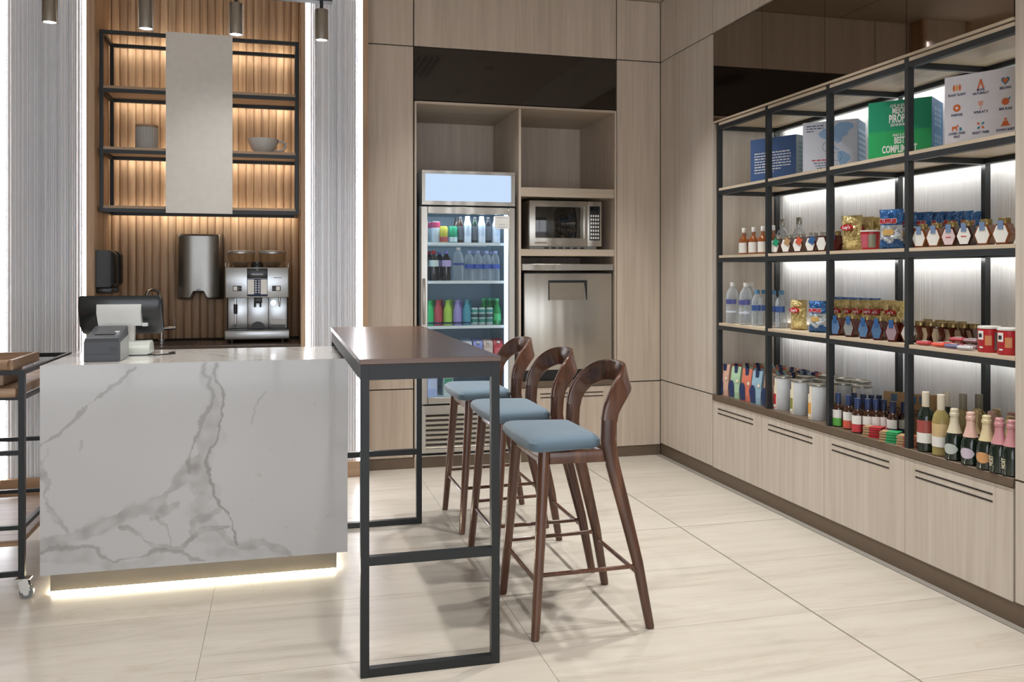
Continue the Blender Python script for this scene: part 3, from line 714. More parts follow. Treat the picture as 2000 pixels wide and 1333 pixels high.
# canister and cup on the wall shelf
zb = 2.127+.0115+.0185
t = thing('lidded_canister', (XY(287, 6.15), 6.15, zb), 'grey-white ribbed ceramic canister with a wooden lid on the wall shelf', 'canister')
b = MB(); n = 56; rs = []
for z_ in (0, .004, .148, .15): rs.append([((.068+(.0022 if i % 2 else 0))*math.cos(2*PI*i/n)*(.97 if z_ in (0, .15) else 1), (.068+(.0022 if i % 2 else 0))*math.sin(2*PI*i/n)*(.97 if z_ in (0, .15) else 1), z_) for i in range(n)])
b.rings(rs); P('body', b, mat('grey_ceramic', 'b4b4b2', .5), t, False)
P('lid', MB().lathe([(.001, .151), (.066, .151), (.07, .155), (.07, .163), (.001, .165)], 0, 0, 0, 28, cap=False), TEAK, t)
t = thing('tea_cup', (XY(514, 6.15), 6.15, zb), 'wide pale grey ceramic cup with a handle on the wall shelf', 'cup')
P('bowl', MB().lathe([(.001, 0), (.045, 0), (.05, .006), (.075, .035), (.095, .075), (.103, .1), (.099, .1), (.09, .075), (.07, .038), (.04, .012), (.001, .01)], 0, 0, 0, 32, cap=False), mat('cup_ceramic', 'c4c6c4', .4), t)
P('handle', MB().tube([(.095, 0, .086), (.12, 0, .092), (.145, 0, .078), (.147, 0, .052), (.125, 0, .03), (.09, 0, .024), (.068, 0, .028)], .0075, 10), MC['cup_ceramic'], t)

# ================================================================== POINT OF SALE
zc = cz1
px0, px1, py0, py1 = -.826, -.684, 4.12, 4.36
o0 = (-.755, 4.24, zc)
t = thing('receipt_printer', o0, 'dark grey box-shaped receipt printer on the marble counter', 'printer')
P('body', MB(o0).rings([[(px0, py0, zc), (px1, py0, zc), (px1, py1, zc), (px0, py1, zc)], [(px0, py0, zc+.085), (px1, py0, zc+.085), (px1, py1, zc+.105), (px0, py1, zc+.105)],
   [(px0+.004, py0+.006, zc+.1), (px1-.004, py0+.006, zc+.1), (px1-.004, py1-.006, zc+.142), (px0+.004, py1-.006, zc+.142)]]), DGREY, t, False)
P('side_panel', MB(o0).poly([(px1+.0005, py0+.012, zc+.002), (px1+.0005, py1-.012, zc+.002), (px1+.0005, py1-.012, zc+.1), (px1+.0005, py0+.012, zc+.08)], (.003, 0, 0)), mat('pale_grey_plastic', '9ca09e', .45), t, False)
P('front_seam', MB(o0).box(px0+.003, px1-.003, py0-.0015, py0+.001, zc+.03, zc+.0325), BLK2, t, False)
P('port', MB(o0).box(px1-.036, px1-.012, py0-.003, py0+.001, zc+.045, zc+.06), BLK2, t, False)
sl = math.atan2(.042, .228)
P('paper_slot', MB(o0).box(px0+.03, px1-.03, py0+.07, py0+.085, zc+.1115, zc+.1165, rx=sl), BLK2, t, False)
P('power_button', MB(o0).box(px1-.035, px1-.015, py0+.09, py0+.12, zc+.118, zc+.123, rx=sl), CHROME, t, False)

o0 = (-.66, 4.5, zc)
t = thing('pos_terminal', o0, 'black touchscreen till seen from behind on a white stand', 'till')
# monitor: seen from the rear; u 152..314, v 577..650 at about y 4.42
yt = 4.47
xl, xr = XY(153, yt), XY(313, yt); zt, zm = ZY(230, 578, yt), ZY(230, 648, yt)
b = MB(o0)
def sec(x, d, k): return [(x, yt+k, zt-k*.5), (x, yt+.045-d, zt-.004-k*.5), (x, yt+.10, (zt+zm)/2-.01), (x, yt+.085+d*.4, zm+k*.2), (x, yt-.02+k, zm+.028+k*.2), (x, yt-.035+k, (zt+zm)/2)]
n = 6; rs = []
mon = [(xl+.01, .02), (xl, .006), (xl+.03, 0), (xr-.03, 0), (xr, .006), (xr-.008, .02)]
def msec(x, k): # rear (towards viewer) bulges, screen leans back
    return [(x, yt+.0+k*.3, zt-k), (x, yt+.05, zt-.012-k), (x, yt+.16, zm+.0+k), (x, yt+.10, zm-.018+k), (x, yt+.02+k, zm+.03), (x, yt-.012+k, (zt+zm)/2+.035)]
P('monitor', MB(o0).rings([msec(x, k) for x, k in ((xl+.004, .014), (xl, .006), (xl+.012, .0), (xr-.012, 0), (xr, .006), (xr-.004, .014))]), mat('gloss_charcoal', '26292c', .22), t)
P('screen', MB(o0).poly([(xl+.02, yt+.0535, zt-.018), (xr-.02, yt+.0535, zt-.018), (xr-.02, yt+.160, zm+.008), (xl+.02, yt+.160, zm+.008)], (0, .003, .002)), BLK2, t, False)
bx0, bx1 = XY(187, yt-.03), XY(275, yt-.03)
b = MB(o0); zz0, zz1 = ZY(230, 637, yt-.03), ZY(230, 595, yt-.03)
b.rings([[(bx0, yt-.014, zz1), (bx1, yt-.014, zz1), (bx1, yt+.02, zz1), (bx0, yt+.02, zz1)], [(bx0+.003, yt-.034, (zz0+zz1)/2+.01), (bx1-.002, yt-.034, (zz0+zz1)/2+.01), (bx1, yt+.03, (zz0+zz1)/2+.01), (bx0, yt+.03, (zz0+zz1)/2+.01)],
  [(bx0+.012, yt-.036, zz0), (bx1+.004, yt-.036, zz0), (bx1+.004, yt+.02, zz0), (bx0+.012, yt+.02, zz0)]])
P('rear_hood', b, WHITEP, t)
P('stand_neck', MB(o0).box(XY(198, yt), XY(264, yt), yt-.028, yt+.02, zc+.03, zz0+.008, .004, 2), mat('stand_white', 'e2e2de', .4), t)
P('card_reader', MB(o0).box(XY(279, yt), XY(290, yt), yt-.03, yt-.0, zz0-.004, zz0+.012, .002, 1), WHITEP, t, False)
b = MB(o0); prof = []
for i in range(13):
    a = PI*i/12; prof.append((yt+.0-.085*math.cos(a), zc+.004+.062*math.sin(a)**.8 if 0 < i < 12 else zc+.004))
x0_, x1_ = XY(176, yt-.05), XY(293, yt-.05)
rs = [[(x, y, z) for y, z in prof] for x in (x0_, x0_+.004, x1_-.03, x1_)]
b.rings(rs, cap=True); P('base_shell', b, mat('mint_white_plastic', 'd6dcd6', .3), t)
P('foot', MB(o0).box(x0_+.03, x1_-.01, yt-.08, yt+.08, zc, zc+.0038), BLK2, t, False)
cab = single('power_cable', MB().tube([(-.62, 4.40, zc+.004), (-.57, 4.36, zc+.004), (-.52, 4.38, zc+.004), (-.49, 4.42, zc+.004), (-.52, 4.46, zc+.004), (-.50, 4.50, zc+.004)], .0035, 6), BLK2, 'thin black cable lying on the marble counter beside the till stand', 'cable')

# ================================================================== BAR CART
o0 = (-1.4, 4.48, 0)
t = thing('bar_cart', o0, 'black metal bar cart with wooden shelves and small chrome casters', 'cart')
ax1, ay0, ay1 = -1.037, 4.05, 4.90; ax0 = -1.86; tb = .024
for x in (ax0, ax1-tb):
    for y in (ay0, ay1-tb): P('post', MB(o0).box(x, x+tb, y, y+tb, .088, .955), BLACKT, t, False)
def cr_(z, fr=True, bk=True, sd=True, h=.02):
    if fr: P('rail', MB(o0).box(ax0+tb+.0005, ax1-tb-.0005, ay0+.002, ay0+.02, z, z+h), BLACKT, t, False)
    if bk: P('rail', MB(o0).box(ax0+tb+.0005, ax1-tb-.0005, ay1-.02, ay1-.002, z, z+h), BLACKT, t, False)
    if sd:
        for x in (ax0+.002, ax1-.02): P('rail', MB(o0).box(x, x+.018, ay0+tb+.0005, ay1-tb-.0005, z, z+h), BLACKT, t, False)
cr_(.935); cr_(.60, bk=False, sd=False); cr_(.515, fr=False, sd=False); cr_(.095, sd=False); cr_(.29, bk=False, h=.018); cr_(.255, fr=False, sd=False, h=.018); cr_(.83, h=.014)
P('shelf', MB(o0).box(ax0+.022, ax1-.021, ay0+.021, ay1-.021, .8445, .885, .004, 1), TEAK, t, False)
P('shelf', MB(o0).box(ax0+.022, ax1-.021, ay0+.03, ay1-.022, .215, .2385, .002, 1), TEAK, t, False)
P('front_lip', MB(o0).box(ax0+.03, ax1-.03, ay0-.012, ay0+.001, .842, .882, .006, 2), TEAK, t)
for x in (ax0+.012, ax1-.012):
    for y in (ay0+.012, ay1-.012):
        b = MB(o0); b.box(x-.022, x+.034, y-.022, y+.022, .081, .0875, .001, 1); b.box(x-.008, x+.03, y-.016, y-.013, .03, .081, .001, 1, ry=-.2); b.box(x-.008, x+.03, y+.013, y+.016, .03, .081, .001, 1, ry=-.2)
        c = P('caster', b, CHROME, t)
        b = MB(o0); b.tube([(x+.018, y-.011, .0275), (x+.018, y+.011, .0275)], .0272, 22); P('wheel', b, mat('wheel_grey', '77797a', .4), c)
        b = MB(o0); b.tube([(x+.018, y-.0165, .0275), (x+.018, y+.0165, .0275)], .012, 14); P('hub', b, CHROME, c)
# tray and its riser on the cart
o0 = (-1.45, 4.3, .8855)
t = thing('wooden_tray', o0, 'rimmed walnut serving tray standing on the bar cart', 'tray')
tx0, tx1_, ty0_, ty1_ = -1.8, -1.075, 4.02, 4.42; zt0 = .957
P('bottom', MB(o0).box(tx0, tx1_, ty0_+.02, ty1_, zt0, zt0+.012), TEAK, t, False)
P('rim', MB(o0).tube([(tx0, ty0_+.005, zt0+.021), (tx1_-.015, ty0_+.005, zt0+.021)], .0205, 14), TEAK, t)
P('rim', MB(o0).box(tx0, tx1_, ty1_, ty1_+.016, zt0, zt0+.042), TEAK, t, False)
P('rim', MB(o0).box(tx1_-.016, tx1_, ty0_+.012, ty1_-.0005, zt0+.0005, zt0+.042), TEAKY, t, False)
P('riser', MB(o0).box(-1.7, -1.13, 4.1, 4.38, .8857, zt0-.0005, .002, 1), TEAK, t, False)
t = thing('dark_bottle', (-1.22, 4.075, .8857), 'small black bottle lying under the wooden tray on the cart', 'bottle')
b = MB((-1.22, 4.075, .8857)); b.tube([(-1.3, 4.078, .902), (-1.16, 4.078, .902)], .0155, 14); P('body', b, mat('glossy_black', '141414', .12), t)
b = MB((-1.22, 4.075, .8857)); b.tube([(-1.1595, 4.078, .902), (-1.145, 4.078, .902)], .009, 14); P('cap', b, BLK2, t)

# ================================================================== DRINKS FRIDGE
fx0, fx1, fy = .928, 1.606, 6.045; fyb = 6.70
o0 = ((fx0+fx1)/2, 6.35, .0)
t = thing('drinks_fridge', o0, 'tall steel glass-door drinks fridge with glowing blank header', 'fridge')
def fb(n, x0, x1, y0, y1, z0, z1, m=STEEL, bev=0, par=None, lab=None): return P(n, MB(o0).box(x0, x1, y0, y1, z0, z1, bev, 2), m, par or t, bev > 0, lab)
INW = mat('fridge_liner', 'aebfcb', .35)
fb('side_panel', fx0, fx0+.03, 6.075, fyb, .11, 1.825, INW); fb('side_panel', fx1-.03, fx1, 6.075, fyb, .11, 1.825, INW)
fb('back_panel', fx0+.031, fx1-.031, fyb-.03, fyb, .44, 1.825, mat('fridge_back', '8fa5b5', .4))
fb('ceiling_panel', fx0+.031, fx1-.031, 6.075, fyb-.031, 1.79, 1.825, INW)
fb('floor_panel', fx0+.031, fx1-.031, 6.075, fyb-.031, .44, .49, INW)
hb = MB(o0); hz0, hz1 = 1.832, 2.072
for a in ((fx0+.008, fx1-.004, hz0, hz0+.028), (fx0+.008, fx1-.004, hz1-.022, hz1), (fx0+.008, fx0+.032, hz0+.029, hz1-.023), (fx1-.03, fx1-.004, hz0+.029, hz1-.023)):
    hb.box(a[0], a[1], fy-.005, fy+.03, a[2], a[3])
h = P('header_frame', hb, STEEL, t, False)
fb('header_box', fx0+.008, fx1-.004, fy+.031, fyb, hz0, hz1, INW)
HL = bpy.data.materials.new('backlit_header'); HL.use_nodes = True; N = HL.node_tree.nodes; L = HL.node_tree.links
e = N.new('ShaderNodeEmission'); L.new(e.outputs[0], N['Material Output'].inputs[0]); e.inputs[0].default_value = srgb('c3d9f4'); e.inputs[1].default_value = 1.0
fb('light_panel', fx0+.033, fx1-.031, fy+.004, fy+.02, hz0+.029, hz1-.023, HL, 0, None, 'blank backlit white header panel')
# the header panel glows evenly by its own emission
# door
dz0, dz1 = .445, 1.822
db = MB(o0)
db.box(fx0+.002, fx0+.05, fy, fy+.028, dz0, dz1, .004, 1); db.box(fx1-.05, fx1-.002, fy, fy+.028, dz0, dz1, .004, 1)
db.box(fx0+.05, fx1-.05, fy, fy+.028, dz1-.05, dz1, .003, 1); db.box(fx0+.05, fx1-.05, fy, fy+.028, dz0, dz0+.045, .003, 1)
d = P('door', db, STEEL, t)
fb('pane', fx0+.051, fx1-.051, fy+.010, fy+.014, dz0+.046, dz1-.051, glassy('door_glass', 'dce8ee', .015, .02, .12), 0, d)
fb('door_handle', fx0+.012, fx0+.03, fy-.03, fy-.0005, 1.0, 1.32, STEEL, .006, d)
fb('notice', fx1-.15, fx1-.045, fy-.0035, fy-.001, 1.67, 1.762, LW, 0, d, 'small white paper notice')
for k, zz in enumerate((1.748, 1.682, 1.7)): fb('printed_line', fx1-.14+k*.01, fx1-.055-k*.01, fy-.0042, fy-.0037, zz, zz+.003, mat('ink_grey', 'a0a4b0', .5), 0, d)
fb('light_strip', fx1-.07, fx1-.045, fy+.035, fy+.05, .50, 1.775, LEDB, 0, None, 'glowing upright light inside the fridge')
fb('light_strip', fx0+.032, fx0+.042, fy+.035, fy+.05, .50, 1.775, LEDB)
SH = [1.573, 1.303, .985, .70]
for z in SH:
    sb = MB(o0); sb.box(fx0+.045, fx1-.072, 6.10, 6.112, z-.02, z); 
    for k in range(22): sb.box(fx0+.05+k*.025, fx0+.054+k*.025, 6.1125, fyb-.04, z-.006, z-.001)
    sb.box(fx0+.045, fx1-.072, fyb-.045, fyb-.035, z-.012, z)
    P('shelf', sb, mat('white_wire', 'e6eef2', .4), t, False)
fb('base', fx0, fx1, fy+.03, fyb, .10, .435, STEEL)
for a in ((fx0, fx0+.035, .11, .435), (fx1-.035, fx1, .11, .435), (fx0+.0355, fx1-.0355, .375, .435), (fx0+.0355, fx1-.0355, .11, .135)): fb('grille_frame', a[0], a[1], fy, fy+.029, a[2], a[3])
for k in range(7):
    z = .142+k*.034; P('louver', MB(o0).box(fx0+.036, fx1-.036, fy+.002, fy+.024, z, z+.016, rx=.5), STEEL, t, False)
fb('toe_gap', fx0+.02, fx1-.02, fy+.06, fyb, 0, .099, BLK2)
fb('toe_bar', fx0+.01, fx1-.01, fy+.03, fy+.05, .066, .084, STEEL)

# undercounter freezer
o0 = (2.01, 6.4, .575)
t = thing('undercounter_fridge', o0, 'stainless steel undercounter fridge below the microwave shelf', 'fridge')
P('body', MB(o0).box(1.69, 2.345, 6.125, 6.8, .5755, 1.36), BLK2, t, False)
P('top_panel', MB(o0).box(1.664, 2.362, 6.075, 6.8, 1.376, 1.424, .003, 1), STEEL, t)
d = P('door', MB(o0).box(1.682, 2.352, 6.080, 6.122, .655, 1.355, .006, 2), STEEL, t)
hx0, hx1, hz0_, hz1_ = 1.862, 2.158, 1.16, 1.305
P('recess_top', MB(o0).box(hx0, hx1, 6.0775, 6.081, hz1_-.018, hz1_), BLK2, d, False)
P('recess_side', MB(o0).box(hx0, hx0+.008, 6.0775, 6.081, hz0_, hz1_-.0185), BLK2, d, False)
P('recess_side', MB(o0).poly([(hx1-.022, 6.081, hz1_-.0185), (hx1, 6.081, hz1_-.0185), (hx1, 6.081, hz0_), (hx1-.006, 6.081, hz0_)], (0, -.0035, 0)), BLK2, d, False)
P('handle_plate', MB(o0).box(hx0+.009, hx1-.023, 6.0785, 6.081, hz0_+.002, hz1_-.019), mat('steel_dull', '9a9184', .35, .85), d, False)
P('toe_plate', MB(o0).box(1.68, 2.354, 6.13, 6.15, .5755, .65), BROWN, t, False)

# microwave
o0 = (2.0, 6.35, 1.5305)
t = thing('microwave_oven', o0, 'stainless steel microwave oven with dark glass door in the oak cabinet', 'microwave')
ux0, ux1, uy, uz0, uz1 = 1.73, 2.285, 6.115, 1.553, 1.885
def ub(n, x0, x1, y0, y1, z0, z1, m, bev=0, par=None): return P(n, MB(o0).box(x0, x1, y0, y1, z0, z1, bev, 2), m, par or t, bev > 0)
ub('casing', ux0, ux1, uy+.021, 6.55, uz0, uz1, STEEL, .003)
ub('base', ux0+.01, ux1-.03, uy+.03, 6.5, 1.5307, 1.5528, mat('pale_grey_plastic', '9ca09e', .45))
dr_ = ub('door', ux0, ux1-.112, uy, uy+.02, uz0, uz1, STEEL, .004)
ub('window', ux0+.045, ux1-.165, uy-.002, uy+.001, uz0+.06, uz1-.045, mat('oven_glass', '14120f', .05, coat=.6), .002, dr_)
ub('handle', ux1-.152, ux1-.126, uy-.028, uy-.0005, uz0+.055, uz1-.04, STEEL, .005, dr_)
cp = ub('control_panel', ux1-.111, ux1, uy, uy+.02, uz0, uz1, STEEL, .003)
kb = ub('keypad', ux1-.095, ux1-.014, uy-.002, uy+.001, uz0+.045, uz1-.035, BLK2, .001, cp)
ub('display', ux1-.09, ux1-.02, uy-.0035, uy-.0022, uz1-.07, uz1-.042, mat('oven_glass', '14120f', .05), 0, cp)
bb = MB(o0)
for r in range(7):
    for c in range(4): bb.box(ux1-.088+c*.018, ux1-.077+c*.018, uy-.0038, uy-.0022, uz0+.055+r*.027, uz0+.071+r*.027)
kk = P('keys', bb, LW, cp, False)
for k in range(6): ub('vent_slot', ux0+.12+k*.055, ux0+.155+k*.055, uy+.0285, uy+.0305, 1.536, 1.546, BLK2)
ub('badge', ux0+.04, ux0+.13, uy-.001, uy+.001, uz0+.018, uz0+.03, mat('steel_dull', '9a9184', .35, .85), 0, dr_)

# ================================================================== MERCHANDISE (every piece built once, then linked copies)
PROTO = {}
def spawn(key, builder, name, x, y, z, label, cat, group=None, rz=0, sc=1):
    if key not in PROTO: PROTO[key] = builder()
    t = thing(name, (x, y, z), label, cat, group, rz); t.scale = (sc,)*3
    for n, me, sub, loc in PROTO[key]:
        o = link(n, me, t)
        if loc: o.location = loc
        for n2, me2, loc2 in sub:
            c = link(n2, me2, o)
            if loc2: c.location = loc2
    return t
def pt(n, b, m=None, sub=(), smooth=True, loc=None): return (n, b.mesh(n, m, smooth) if isinstance(b, MB) else b, sub, loc)
def patch(r, z0, z1, a0=-PI/2-1.0, a1=-PI/2+1.0, n=14, prof=None):
    """label wrapped on the front (-y) of a round body"""
    b = MB(); b.lathe([(r, z0), (r, z1)] if prof is None else prof, n=n, cap=False, a0=a0, a1=a1); return b
RZ = -PI/2+.35       # items on the right wall look into the room
WGL = glassy('water_plastic', 'dfe9f2', .12, .05, .75)
GREENG = mat('dark_green_glass', '16241c', .08, coat=.5)
AMBER = mat('amber_liquor', '8a4a1c', .1, coat=.5)
HONEY = mat('dark_honey', '4a2012', .12, coat=.5)
HONEY2 = mat('light_honey', '7a4420', .12, coat=.5)
LIDG = mat('gold_lid', '9a8658', .3, .7)
LIDS = mat('silver_lid', 'a7a59c', .3, .8)
RED = mat('red_print', 'b8202a', .4); GREEN = mat('green_print', '15906a', .45); LGREEN = mat('light_green_print', '26a35f', .45)
BLUE = mat('blue_print', '2d5c94', .4); NAVY = mat('navy_print', '27365e', .4); KRAFT = mat('kraft_paper', 'b0906a', .75); CREAM = mat('cream_paper', 'e6dcc6', .6)
def crinkle(m):
    wavy(m, (55, 55, 55), .9); return m
YEL = mat('yellow_foil', 'cbb87a', .32, .1, coat=.3); BFOIL = mat('blue_foil', '2a63a0', .28, .2, coat=.3); WFOIL = mat('white_foil', 'c6d2dc', .3, .1)
for m_c in (YEL, BFOIL, WFOIL): crinkle(m_c)
def C_(h, r=.4, **k): return mat('tone_'+h, h, r, **k)

def bottle(body, cap, prof, capr, capz, label=None, lz=None, lm=None, n=20):
    def f():
        R = [pt('body', MB().lathe(prof, n=n), body)]
        R.append(pt('cap', MB().lathe([(capr*.96, capz[0]), (capr, capz[0]+.002), (capr, capz[1]-.002), (capr*.9, capz[1])], n=n), cap))
        if lm:
            for q, m in enumerate(lm if isinstance(lm, list) else [lm]):
                r, a, c = lz[q] if isinstance(lz, list) else lz
                R.append(pt('label', patch(r+.0006, a, c, -PI/2-1.25, -PI/2+1.25), m))
        return R
    return f
amber = bottle(AMBER, LW, [(.028, 0), (.031, .004), (.031, .085), (.026, .1), (.012, .115), (.011, .15)], .0125, (.138, .168), lz=(.031, .012, .075), lm=LW)
clearb = bottle(WGL, LIDS, [(.03, 0), (.033, .004), (.033, .10), (.026, .125), (.013, .14), (.013, .165)], .015, (.155, .192), lz=(.033, .03, .09), lm=LW)
bigwater = bottle(WGL, LW, [(.038, 0), (.042, .006), (.042, .10), (.040, .105), (.042, .11), (.042, .17), (.034, .205), (.016, .232), (.0145, .245)], .0165, (.238, .262), lz=[(.042, .125, .155), (.042, .07, .082)], lm=[C_('4a4f8c'), C_('c9d2e2')])
smallwater = bottle(WGL, C_('4f86ad'), [(.03, 0), (.034, .005), (.034, .05), (.0325, .054), (.034, .058), (.034, .135), (.028, .165), (.014, .19), (.0135, .2)], .0155, (.195, .22), lz=(.034, .092, .127), lm=C_('31518f'))
def jar(liq, lidm, tagm, labm=LW, w=.037, h=.092, d=.062, txt=None):
    def f():
        hx = [(-w*.55, 0), (w*.55, 0), (w, h*.46), (w*.55, h*.92), (-w*.55, h*.92), (-w, h*.46)]
        b = MB(); b.rings([[(x*.93, -d/2, z*.94+h*.03) for x, z in hx], [(x, -d/2+.006, z) for x, z in hx], [(x, d/2-.006, z) for x, z in hx], [(x*.93, d/2, z*.94+h*.03) for x, z in hx]])
        R = [pt('jar', b, liq, smooth=False), pt('lid', MB().lathe([(w*.5, h*.925), (w*.62, h*.93), (w*.62, h+.012), (w*.58, h+.015)], n=18), lidm)]
        if labm: R.append(pt('label', MB().poly([(x*.8, -d/2-.0002, h*.46+(z-h*.46)*.8) for x, z in hx], (0, -.0008, 0)), labm, [('printed_line', MB().box(-.011, .011, -d/2-.0018, -d/2-.0011, h*.42, h*.42+.004).mesh('printed_line', RED, False), None)] if txt else (), False))
        if tagm: R.append(pt('tag', MB().box(-.011, .011, -d/2-.0035, -d/2-.0012, h*.66, h+.004, ry=.0), tagm, (), False))
        return R
    return f
def tagjar(tagm):
    def f():
        R = jar(HONEY, LIDS, None)()
        R.append(pt('tag', MB().box(-.004, .032, -.036, -.0335, .045, .082, ry=.5), tagm, (), False)); return R
    return f
def bag(kind):
    def f():
        rnd = random.Random(hash(kind) % 99 if False else len(kind)); w_, h_, d_ = .115, .185, .05
        nx_, nz_ = 14, 20; b = MB(); G = {}
        for s in (-1, 1):
            for j in range(nz_+1):
                for i in range(nx_+1):
                    u = i/nx_*2-1; v = j/nz_; e = max(0, 1-abs(u)**3)**.7*max(0, 1-abs(v*2-1)**6)**.8
                    nn = noise.noise(Vector((u*3, v*5, s*3+len(kind))))*.02+noise.noise(Vector((u*6, v*9, s)))*.013
                    x = u*w_/2*(1-.09*math.sin(PI*v)); y = s*(d_/2*e*(1.25-.6*v)+nn*e); z = v*h_
                    if s == 1 and (i in (0, nx_) or j in (0, nz_)): G[(s, i, j)] = G[(-1, i, j)]
                    else: G[(s, i, j)] = b.bm.verts.new((x, y, z))
            for j in range(nz_):
                for i in range(nx_):
                    f_ = b.bm.faces.new((G[(s, i, j)], G[(s, i+1, j)], G[(s, i+1, j+1)], G[(s, i, j+1)])); v = (j+.5)/nz_
                    if kind != 'yellow': f_.material_index = 1 if .2+.05*math.sin(i*.7) < v < .58 else 0
                    else: f_.material_index = 1 if .1 < v < .3 and 4 < i < 11 else 0
        ms = [YEL, C_('dcc888', .35)] if kind == 'yellow' else [BFOIL, WFOIL]
        R = [pt('bag', b, ms)]
        if kind == 'yellow':
            e = MB(); e.poly([(-.012+.032*math.cos(a*PI/9), -.036, .122+.016*math.sin(a*PI/9)) for a in range(18)], (0, .012, 0))
            R.append(pt('logo_patch', e, RED, [('lettering', text_mesh("Lay's", .024, INKW, .9, bold=.0006), (-.012, -.0365, .122))]))
        else:
            R.append(pt('lettering', text_mesh('RUFFLES', .026, RED, .8, bold=.0016), loc=(0, -.032, .128)))
            R.append(pt('lettering', text_mesh('RUFFLES', .026, INKW, .8, bold=.0032), loc=(0, -.0312, .128)))
            e = MB(); e.poly([(.026*math.cos(a*PI/8), -.034, .078+.019*math.sin(a*PI/8)*(1+.3*math.cos(a*PI/4))) for a in range(16)], (0, .01, 0)); R.append(pt('printed_chip', e, C_('cba868')))
        return R
    return f
def can(body, r, h, top=LIDS, bands=(), txt=None, tm=None, tsize=.02):
    def f():
        R = [pt('body', MB().lathe([(r*.86, 0), (r, .006), (r, h-.012), (r*.84, h-.002)], n=22), body), pt('lid', MB().lathe([(r*.84, h-.0018), (r*.85, h), (r*.78, h), (r*.77, h-.001)], n=22), top)]
        for a, c, m in bands: R.append(pt('band', patch(r+.0005, a, c, 0, 2*PI*.999, 22), m))
        if txt: R.append(pt('lettering', text_mesh(txt, tsize, tm or INKW, .9), loc=(0, -r-.0012, h*.5)))
        return R
    return f
def tub():
    R = [pt('cup', MB().lathe([(.038, 0), (.04, .003), (.046, .086), (.046, .09)], n=24), RED), pt('lid', MB().lathe([(.047, .0905), (.049, .092), (.049, .097), (.047, .098)], n=24), LW)]
    R.append(pt('label', patch(0, 0, 0, -PI/2-.7, -PI/2+.3, prof=[(.0415, .012), (.0458, .078)]), C_('c05a6c')))
    R.append(pt('label', patch(0, 0, 0, -PI/2+.35, -PI/2+1.2, prof=[(.0415, .012), (.0458, .078)]), C_('8f8f78'))); return R
def redcan():
    R = [pt('tube', MB().lathe([(.04, 0), (.042, .003), (.042, .095), (.04, .096)], n=26), RED), pt('lid', MB().lathe([(.041, .0965), (.0435, .098), (.0435, .105), (.041, .107)], n=26), LW)]
    e = MB(); e.lathe([(.0426, .052), (.0426, .088)], n=8, cap=False, a0=-PI/2-.75, a1=-PI/2-.05); R.append(pt('emblem', e, LW, [('patch', patch(.0431, .061, .077, -PI/2-.6, -PI/2-.2, 6).mesh('patch', INK), None)]))
    R.append(pt('label', patch(.0426, .03, .07, -PI/2+.1, -PI/2+.7, 8), C_('c98a5a'))); R.append(pt('label', patch(.0426, .01, .085, -PI/2+.95, -PI/2+1.4, 8), C_('6a7a7a')))
    R.append(pt('printed_line', patch(.0426, .018, .024, -PI/2-.5, -PI/2-.1, 5), INKW)); return R
def pouch(col):
    def f():
        m = C_(col, .5); w_, h_ = .068, .20
        b = MB(); b.rings([[(-w_/2, -.026, 0), (w_/2, -.026, 0), (w_/2, .026, 0), (-w_/2, .026, 0)], [(-w_/2, -.028, .04), (w_/2, -.028, .04), (w_/2, .028, .04), (-w_/2, .028, .04)],
            [(-w_/2, -.018, .13), (w_/2, -.018, .13), (w_/2, .018, .13), (-w_/2, .018, .13)], [(-w_/2, -.0025, h_), (w_/2, -.0025, h_), (w_/2, .0025, h_), (-w_/2, .0025, h_)]])
        R = [pt('bag', b, m, smooth=False)]
        arch = [(-.02+.021*math.cos(PI*i/10), -.0292+.0, .072+.042*math.sin(PI*i/10)) for i in range(11)]
        arch = [(x-.004, -.0286 if z < .075 else -.0286+(z-.072)*.12, z) for x, _, z in arch]
        R.append(pt('label', MB().poly([(-.0335, -.0290, .008), (.0, -.0290, .008)]+arch, (0, -.001, 0)), NAVY, (), False))
        R.append(pt('seal_strip', MB().box(-.011, .011, -.0115, -.0035, .158, .203), NAVY, (), False))
        R.append(pt('badge', MB().poly([(.018+.009*math.cos(i*PI/6), -.0228, .112+.011*math.sin(i*PI/6)) for i in range(12)], (0, -.002, 0)), CREAM, (), False))
        return R
    return f
def canister(lc):
    def f():
        R = [pt('body', MB().lathe([(.049, 0), (.05, .002), (.05, .176), (.049, .178)], n=30), C_('c3c8cc', .4)), pt('rim', MB().lathe([(.0495, .1785), (.052, .180), (.052, .188), (.049, .19), (.046, .186), (.001, .185)], n=30, cap=False), LIDS)]
        R.append(pt('band', patch(.0504, .004, .176, -PI/2-1.5, -PI/2-.45, 10), CREAM, [('label', patch(.0508, .01, .09, -PI/2-1.35, -PI/2-.55, 8).mesh('label', C_(lc)), None), ('patch', patch(.0512, .014, .03, -PI/2-1.3, -PI/2-.6, 8).mesh('patch', LW), None), ('seal_strip', patch(.0508, .135, .176, -PI/2-1.15, -PI/2-.85, 5).mesh('seal_strip', NAVY), None)]))
        return R
    return f
def sauce(lc):
    return bottle(mat('sauce_brown', '3a2216', .15, coat=.5), NAVY, [(.024, 0), (.027, .004), (.027, .095), (.022, .11), (.0115, .122), (.0115, .13)], .0145, (.112, .172), lz=[(.027, .006, .045), (.027, .0455, .088)], lm=[C_(lc), LW])
def wine(glass, capm, lab1, lab2, h=.265):
    k = h/.265
    return bottle(glass, capm, [(.03, 0), (.035, .004), (.036, .15*k), (.03, .178*k), (.0145, .2*k), (.0135, .24*k)], .0158, (.195*k, h), lz=[(.036, .085*k, .14*k), (.036, .04*k, .0845*k)], lm=[lab1, lab2], n=24)
